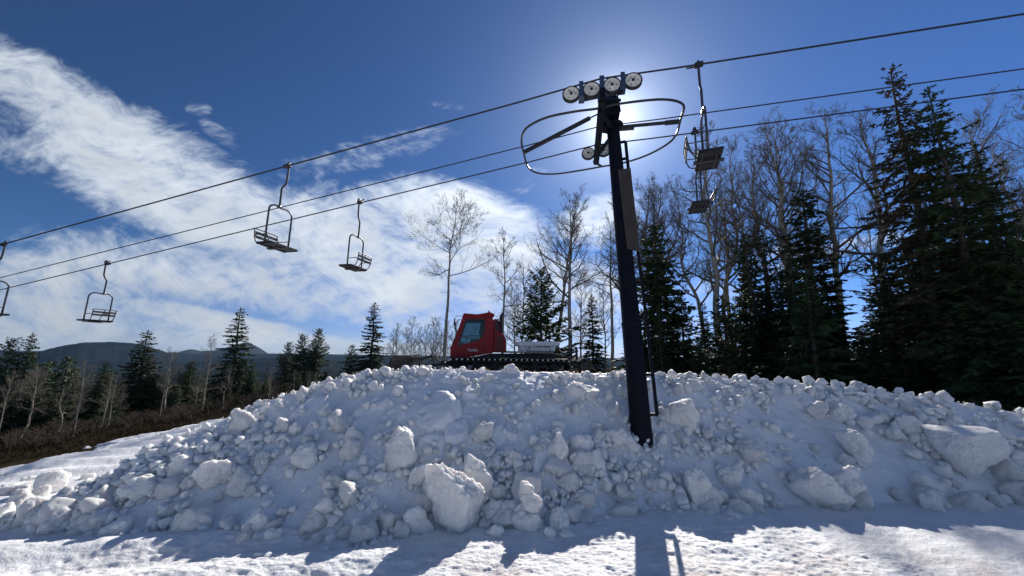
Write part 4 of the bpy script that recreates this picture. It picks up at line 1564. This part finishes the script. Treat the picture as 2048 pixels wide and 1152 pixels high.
# ---- the mixed wood beyond the left end of the pile
GL = 'spruces of the mixed wood on the left'
for (k, px, py, d, wide, label) in [
    ('open', 482, 615, 38, 1.2, 'tall pointed spruce in front of the right-hand mountain peak'),
    ('far', 296, 660, 36, 1.15, 'dark pointed spruce right of the middle of the left-hand mountain'),
    ('open', 750, 604, 38, 1.2, 'lone pointed spruce left of the snowcat blade'),
    ('far2', 606, 668, 46, 1.0, 'left one of the two rounded spruces right of the mountain peak'),
    ('far2', 640, 657, 46, 1.0, 'right one of the two rounded spruces right of the mountain peak'),
    ('far2', 580, 684, 48, .9, 'low rounded spruce at the left of the two rounded spruces'),
    ('far2', 30, 676, 50, .8, 'tufted spruce top rising leftmost above the mountain foot'),
    ('far', 68, 665, 50, .8, 'thin-topped spruce second from the left edge'),
    ('far', 215, 722, 32, 1.1, 'short dark spruce left of the dark pointed spruce'),
    ('young', 705, 690, 38, 1.2, 'low bushy spruce left of the lone pointed spruce'),
]:
    plant('spruce_tree', SP[k], px, py, d, label, 'spruce', GL, None, wide)
lab = 'dark half-hidden spruce filling the mixed wood left of the snow pile'
for i in range(74):
    px = -60 + 800 * (i + g.uniform(0, 1)) / 74
    plant('spruce_tree', SP[['far', 'far2', 'young', 'far'][i % 4]], px, 772 + 24 * g.normal() - (10 if px > 420 else 0), g.uniform(31, 54), lab, 'spruce', 'half-hidden spruces of the left wood', None, g.uniform(1.0, 1.4))
for (k, px, py, d, label) in [
    ('pale', 172, 712, 31, 'bare aspen with a white forked top against the left-hand mountain'),
    ('pale', 352, 688, 33, 'tall bare aspen with a pale wavy trunk right of the dark pointed spruce'),
    ('thin', 428, 664, 31, 'tall straight bare aspen beside the tall pointed spruce'),
    ('pale2', 140, 762, 27, 'bare aspen with a pale trunk leaning right at the edge of the brown bank'),
    ('pale', 75, 728, 29, 'pale-trunked bare aspen with a wide crown near the left edge'),
    ('pale2', 222, 748, 29, 'forked bare aspen in front of the short dark spruce'),
]:
    plant('aspen_tree', AS[k], px, py, d, label, 'aspen', 'bare aspens of the left wood', None, .9)
lab = 'thin bare pale-trunked aspen among many in the wood left of the snow pile'
for i in range(40):
    px = -50 + 790 * (i + g.uniform(0, 1)) / 40
    plant('aspen_tree', AS[['pale', 'pale2', 'small', 'thin'][i % 4]], px, 745 + 24 * g.normal(), g.uniform(23, 46), lab, 'aspen', 'thin bare aspens of the left wood', None, .85)

# ---- dry grass and brush on the brown bank
gb = MB()
_a, _d = g.uniform(-1.0, -.48, 30000), g.uniform(15.5, 36, 30000)
GX, GY = _d * np.sin(_a), _d * np.cos(_a)
GZ = ground(GX, GY) - .03
gh = g.uniform(.03, .15, len(GX)) * (1 + .6 * fbm(GX / 2, GY / 2, seed=5))
ga = g.uniform(0, 6.28, len(GX))
w = .012
lean = g.normal(0, .12, (len(GX), 2))
V = np.stack([np.stack([GX - w * np.cos(ga), GY - w * np.sin(ga), GZ], -1), np.stack([GX + w * np.cos(ga), GY + w * np.sin(ga), GZ], -1),
              np.stack([GX + lean[:, 0], GY + lean[:, 1], GZ + gh], -1)], 1).reshape(-1, 3)
gb.add(V, [np.arange(len(GX))[:, None] * 3 + np.arange(3)[None, :]])
tag(gb.build('dry_grass', M['grass'], smooth=False), kind='stuff')

# leafless brush along the foot of the left wood
sb = MB()
for i in range(520):
    a_, d_ = g.uniform(-1.0, -.50), g.uniform(19.5, 34)
    x0, y0 = d_ * math.sin(a_), d_ * math.cos(a_)
    z0 = float(ground(x0, y0))
    if float(fbm(np.array([x0 / 3.5]), np.array([y0 / 3.5]), seed=19)[0]) < g.uniform(-.25, .15):
        continue
    hh = g.uniform(.2, .75) * (.4 + .6 * min(1, (d_ - 18) / 7))
    for k in range(9):
        o_ = g.normal(0, .5, 2) * hh
        p_ = np.array([[x0, y0, z0 - .05], [x0 + o_[0] * .4, y0 + o_[1] * .4, z0 + hh * .6], [x0 + o_[0], y0 + o_[1], z0 + hh * g.uniform(.75, 1.1)]])
        sb.tube(p_, [.010, .007, .003], 3, cap=False)
        q_ = p_[1] + np.array([*(g.normal(0, .25, 2) * hh), hh * .35])
        sb.tube([p_[1], (p_[1] + q_) / 2 + g.normal(0, .03, 3), q_], [.006, .005, .003], 3, cap=False)
tag(sb.build('bare_brush', M['shrub'], smooth=False), kind='stuff')

# ------------------------------------------------------------------ mountains
def mountain(name, pts, dist, depth, mat, seed, rough):
    aa = np.array([azel(*p)[0] for p in pts])
    hh = np.array([-azel(*p)[1] for p in pts]) * dist + EYE
    a = np.linspace(aa[0] - .1, aa[-1] + .1, 240)
    d = np.linspace(dist - depth, dist + depth, 50)
    A_, D_ = np.meshgrid(a, d, indexing='ij')
    x, y = D_ * np.sin(A_), D_ * np.cos(A_)
    prof = np.interp(A_, aa, hh, left=hh[0] - 40, right=hh[-1] - 40)
    for _ in range(4):
        prof[1:-1] = (prof[:-2] + 2 * prof[1:-1] + prof[2:]) / 4
    k = np.clip(1 - np.abs(D_ - dist) / depth, 0, 1)
    k = k * k * (3 - 2 * k)
    floor_ = -90
    z = floor_ + (prof - floor_) * k + rough * fbm(x / 130, y / 130, seed=seed, oct=5) * (1 - .55 * k) + rough * .10 * vnoise(x / 9, y / 9, seed=seed) 
    grid(name, x, y, z, mat, 'structure')


mountain('mountain', [(-260, 730), (-60, 715), (60, 708), (110, 694), (160, 686), (215, 684), (265, 688), (305, 697), (345, 712), (400, 730), (480, 748)], 1500, 600, M['mountain'], 201, 16)
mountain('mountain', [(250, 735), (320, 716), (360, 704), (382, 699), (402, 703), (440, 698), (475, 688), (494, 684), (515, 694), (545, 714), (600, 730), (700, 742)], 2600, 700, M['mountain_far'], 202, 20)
mountain('mountain', [(300, 738), (420, 722), (520, 716), (580, 714), (660, 722), (740, 730), (840, 736), (1000, 745)], 1250, 420, M['mountain'], 203, 12)

# ------------------------------------------------------------------ the air
_zs = [v_[2] for o_ in SC.objects if o_.type == 'MESH' and o_.parent is None and o_.get('kind') == 'structure' for v_ in o_.bound_box]
z0_, z1_ = min(_zs) - 1.0, max(max(_zs), 24) + 2.0
print('haze', z0_, z1_)
hz = MB().box((0, 0, (z0_ + z1_) / 2), (10400, 10400, z1_ - z0_)).build('haze', M['glass'], smooth=False)
hm = bpy.data.materials.new('haze')
hm.use_nodes = True
ht = NT(hm.node_tree)
ho = ht.n('ShaderNodeOutputMaterial')
hv = ht.n('ShaderNodeVolumePrincipled')
hv.inputs['Color'].default_value = (.42, .66, 1.0, 1)
hv.inputs['Density'].default_value = .00006
ht.nt.links.new(hv.outputs[0], ho.inputs['Volume'])
hz.data.materials.clear()
hz.data.materials.append(hm)
hz['kind'] = 'stuff'

# ------------------------------------------------------------------ sky, sun
SUNPX = (1229, 244)
sd_ = ray(*SUNPX)
el = math.asin(sd_[2])
azs = math.atan2(sd_[0], sd_[1])
sl = bpy.data.lights.new('sun', 'SUN')
sl.energy = 5.0
sl.angle = R(.53)
sl.color = (1.0, .95, .87)
so = bpy.data.objects.new('sun', sl)
COL.objects.link(so)
so.rotation_euler = Vector((-sd_[0], -sd_[1], -sd_[2])).to_track_quat('-Z', 'Y').to_euler()
so.location = (0, 60, 80)

W = bpy.data.worlds.new('World')
SC.world = W
W.use_nodes = True
t = NT(W.node_tree)
out = t.n('ShaderNodeOutputWorld')
bg = t.n('ShaderNodeBackground')
t.nt.links.new(bg.outputs[0], out.inputs[0])
sky = t.n('ShaderNodeTexSky', sky_type='NISHITA')
sky.sun_disc = False
sky.sun_elevation = el
sky.sun_rotation = azs
sky.altitude = 3000
sky.air_density = 1.0
sky.dust_density = .6
sky.ozone_density = 2.5
SKYK = .10
bg.inputs['Strength'].default_value = SKYK
tc = t.n('ShaderNodeTexCoord')
dirn = tc.outputs['Generated']
sep = t.n('ShaderNodeSeparateXYZ')
t.nt.links.new(dirn, sep.inputs[0])
yy = t.math('MAXIMUM', sep.outputs[1], .08)
u = t.math('DIVIDE', sep.outputs[0], yy)
v = t.math('DIVIDE', sep.outputs[2], yy)
uv1 = t.xyz(u, v, 1.0)


def uvof(px, py):
    d = ray(px, py)
    return np.array([d[0] / d[1], d[2] / d[1]])


# streaky cloud detail, drawn out along the drift of the cloud band
wob = t.n('ShaderNodeTexNoise')
t.put(wob.inputs['Vector'], uv1)
wob.inputs['Scale'].default_value = 2.2
wob.inputs['Detail'].default_value = 3
wv = t.n('ShaderNodeVectorMath', operation='MULTIPLY_ADD')
t.put(wv.inputs[0], wob.outputs['Color'])
wv.inputs[1].default_value = (.30, .30, 0)
t.put(wv.inputs[2], uv1)
uvw = wv.outputs[0]


def rotated(vec, ang, sx, sy):
    c, s = math.cos(ang), math.sin(ang)
    return t.xyz(t.dot(vec, (c * sx, s * sx, 0)), t.dot(vec, (-s * sy, c * sy, 0)), .3)


streak = t.noise(rotated(uvw, -.42, 2.0, 7.0), 1.6, 12, .66)
puff = t.noise(rotated(uvw, -.1, 3.2, 4.6), 3.4, 12, .66)
ripple = t.noise(rotated(uvw, .15, 5, 12), 2.8, 6, .6)
detail = t.math('ADD', t.math('MULTIPLY', streak, .48), t.math('ADD', t.math('MULTIPLY', puff, .28), t.math('MULTIPLY', ripple, .24)))
BLOBS = [  # centre pixel, half axes in pixels, turn in degrees (clockwise as seen), weight
    (95, 180, 190, 60, 32, .85), (20, 150, 90, 50, 20, .8), (250, 300, 320, 85, 27, .95), (330, 370, 330, 95, 26, 1.0), (470, 440, 230, 90, 25, 1.0), (120, 300, 150, 60, 10, .6),
    (600, 470, 230, 85, 12, .95), (780, 460, 260, 85, -4, 1.0), (900, 440, 180, 75, 10, 1.05), (960, 500, 160, 95, 10, .95), (1195, 440, 90, 50, -20, .9),
    (700, 560, 420, 75, 3, .88), (400, 540, 330, 60, 8, .8), (130, 560, 300, 65, -6, .95), (60, 640, 280, 75, 4, 1.05), (240, 625, 320, 40, 8, .85), (450, 650, 320, 26, 12, 1.0),
    (590, 690, 300, 26, 5, 1.05), (300, 690, 420, 45, 3, .85), (820, 610, 300, 60, 10, .72), (1080, 600, 240, 90, 0, .85),
    (760, 298, 150, 30, -14, .38), (640, 330, 90, 30, -10, .40), (600, 395, 90, 26, -20, .45), (398, 215, 26, 18, 0, .36), (440, 268, 44, 20, 32, .34), (415, 296, 40, 14, 25, .42), (1045, 372, 26, 16, -20, .45), (1080, 338, 20, 10, 0, .34),
    (720, 700, 240, 22, 2, .8), (1715, 488, 120, 17, -13, .66), (1560, 520, 70, 30, 0, .6), (1330, 620, 200, 60, 0, .55), (905, 213, 40, 10, 8, .34),
]
mask = None
for (px, py, ax_, ay_, ang, wgt) in BLOBS:
    c0 = uvof(px, py)
    ca_, sa_ = math.cos(R(ang)), math.sin(R(ang))
    e1 = (uvof(px + 12 * ca_, py + 12 * sa_) - uvof(px - 12 * ca_, py - 12 * sa_)) / 24 * ax_
    e2 = (uvof(px - 12 * sa_, py + 12 * ca_) - uvof(px + 12 * sa_, py - 12 * ca_)) / 24 * ay_
    inv = np.linalg.inv(np.array([e1, e2]).T)
    k = -inv @ c0
    qx = t.dot(uv1, (inv[0, 0], inv[0, 1], k[0]))
    qy = t.dot(uv1, (inv[1, 0], inv[1, 1], k[1]))
    r2 = t.math('ADD', t.math('MULTIPLY', qx, qx), t.math('MULTIPLY', qy, qy))
    b_ = t.math('MULTIPLY', t.mapr(r2, 2.0, .12, 0, 1, True), wgt)
    mask = b_ if mask is None else t.math('MAXIMUM', mask, b_)
dens = t.math('ADD', mask, t.math('MULTIPLY', t.math('SUBTRACT', detail, .5), 3.4))
cover = t.math('MULTIPLY', t.mapr(dens, .18, 1.22, 0, 1, True), t.mapr(mask, .02, .22, 0, 1, True))
cover = t.math('MULTIPLY', cover, .97)
thickn = t.mapr(dens, .5, 1.5, 0, 1, True)
# angle from the sun
cosang = t.dot(dirn, tuple(float(q) for q in sd_))
angd = t.math('MULTIPLY', t.math('ARCCOSINE', t.math('MINIMUM', cosang, .999999)), 57.2958)
glow1 = t.math('POWER', 2.71828, t.math('MULTIPLY', angd, -1 / 2.6))
glow2 = t.math('POWER', 2.71828, t.math('MULTIPLY', angd, -1 / 6.5))
glow3 = t.math('POWER', 2.71828, t.math('MULTIPLY', angd, -1 / 24.0))
# clouds: bright where thin and towards the sun, greyer where thick and low on the left
sunward = t.mapr(angd, 15, 75, 1, 0)
lowl = t.mapr(v, .02, .42, 0, 1, True)
cb = t.math('ADD', 5.2, t.math('MULTIPLY', sunward, 3.0))
cb = t.math('MULTIPLY', cb, t.mapr(lowl, 0, 1, .84, 1.0))
shade = t.mapr(t.noise(rotated(uvw, -.25, 2.4, 8.0), 1.3, 6, .6), .36, .68, .80, 1.12)
cb = t.math('MULTIPLY', cb, t.math('ADD', t.math('MULTIPLY', thickn, t.math('SUBTRACT', shade, 1)), 1))
ccol = t.n('ShaderNodeVectorMath', operation='SCALE')
t.put(ccol.inputs[0], t.mix(thickn, (.86, .98, 1.16, 1), (.93, 1.0, 1.09, 1)))
t.put(ccol.inputs['Scale'], cb)
# clear sky: Nishita plus the bright aureole of thin high haze round the sun
hs = t.n('ShaderNodeVectorMath', operation='MULTIPLY')
t.put(hs.inputs[0], sky.outputs[0])
t.put(hs.inputs[1], t.mix(t.mapr(sep.outputs[0], -.75, .75), (.27, .41, .56, 1), (.41, .65, .98, 1)))
aur = t.n('ShaderNodeVectorMath', operation='SCALE')
aur.inputs[0].default_value = (.92, .98, 1.06)
t.put(aur.inputs['Scale'], t.math('ADD', t.math('MULTIPLY', glow1, 14.0), t.math('ADD', t.math('MULTIPLY', glow2, 3.9), t.math('MULTIPLY', glow3, .15))))
hz_ = t.n('ShaderNodeVectorMath', operation='MULTIPLY')
t.nt.links.new(hs.outputs[0], hz_.inputs[0])
t.put(hz_.inputs[1], t.mix(t.mapr(v, 0.0, .30, 0, 1, True), (1.30, .95, 1.02, 1), (1, 1, 1, 1)))
clear = t.n('ShaderNodeVectorMath', operation='ADD')
t.nt.links.new(hz_.outputs[0], clear.inputs[0])
t.nt.links.new(aur.outputs[0], clear.inputs[1])
front = t.mix(cover, clear.outputs[0], ccol.outputs[0])
# unseen broken cloud added behind the viewer as fill for the shaded snow
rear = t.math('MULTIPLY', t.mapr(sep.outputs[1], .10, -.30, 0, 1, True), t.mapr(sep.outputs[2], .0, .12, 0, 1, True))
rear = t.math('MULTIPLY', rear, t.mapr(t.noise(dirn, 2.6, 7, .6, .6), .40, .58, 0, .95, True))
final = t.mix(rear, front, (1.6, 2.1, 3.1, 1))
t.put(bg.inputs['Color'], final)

SC.view_settings.view_transform = 'Standard'
SC.view_settings.look = 'None'
SC.view_settings.exposure = 0.3
SC.view_settings.gamma = 1.0
SC.render.engine = 'CYCLES'
SC.cycles.max_bounces = 6
SC.cycles.transparent_max_bounces = 12
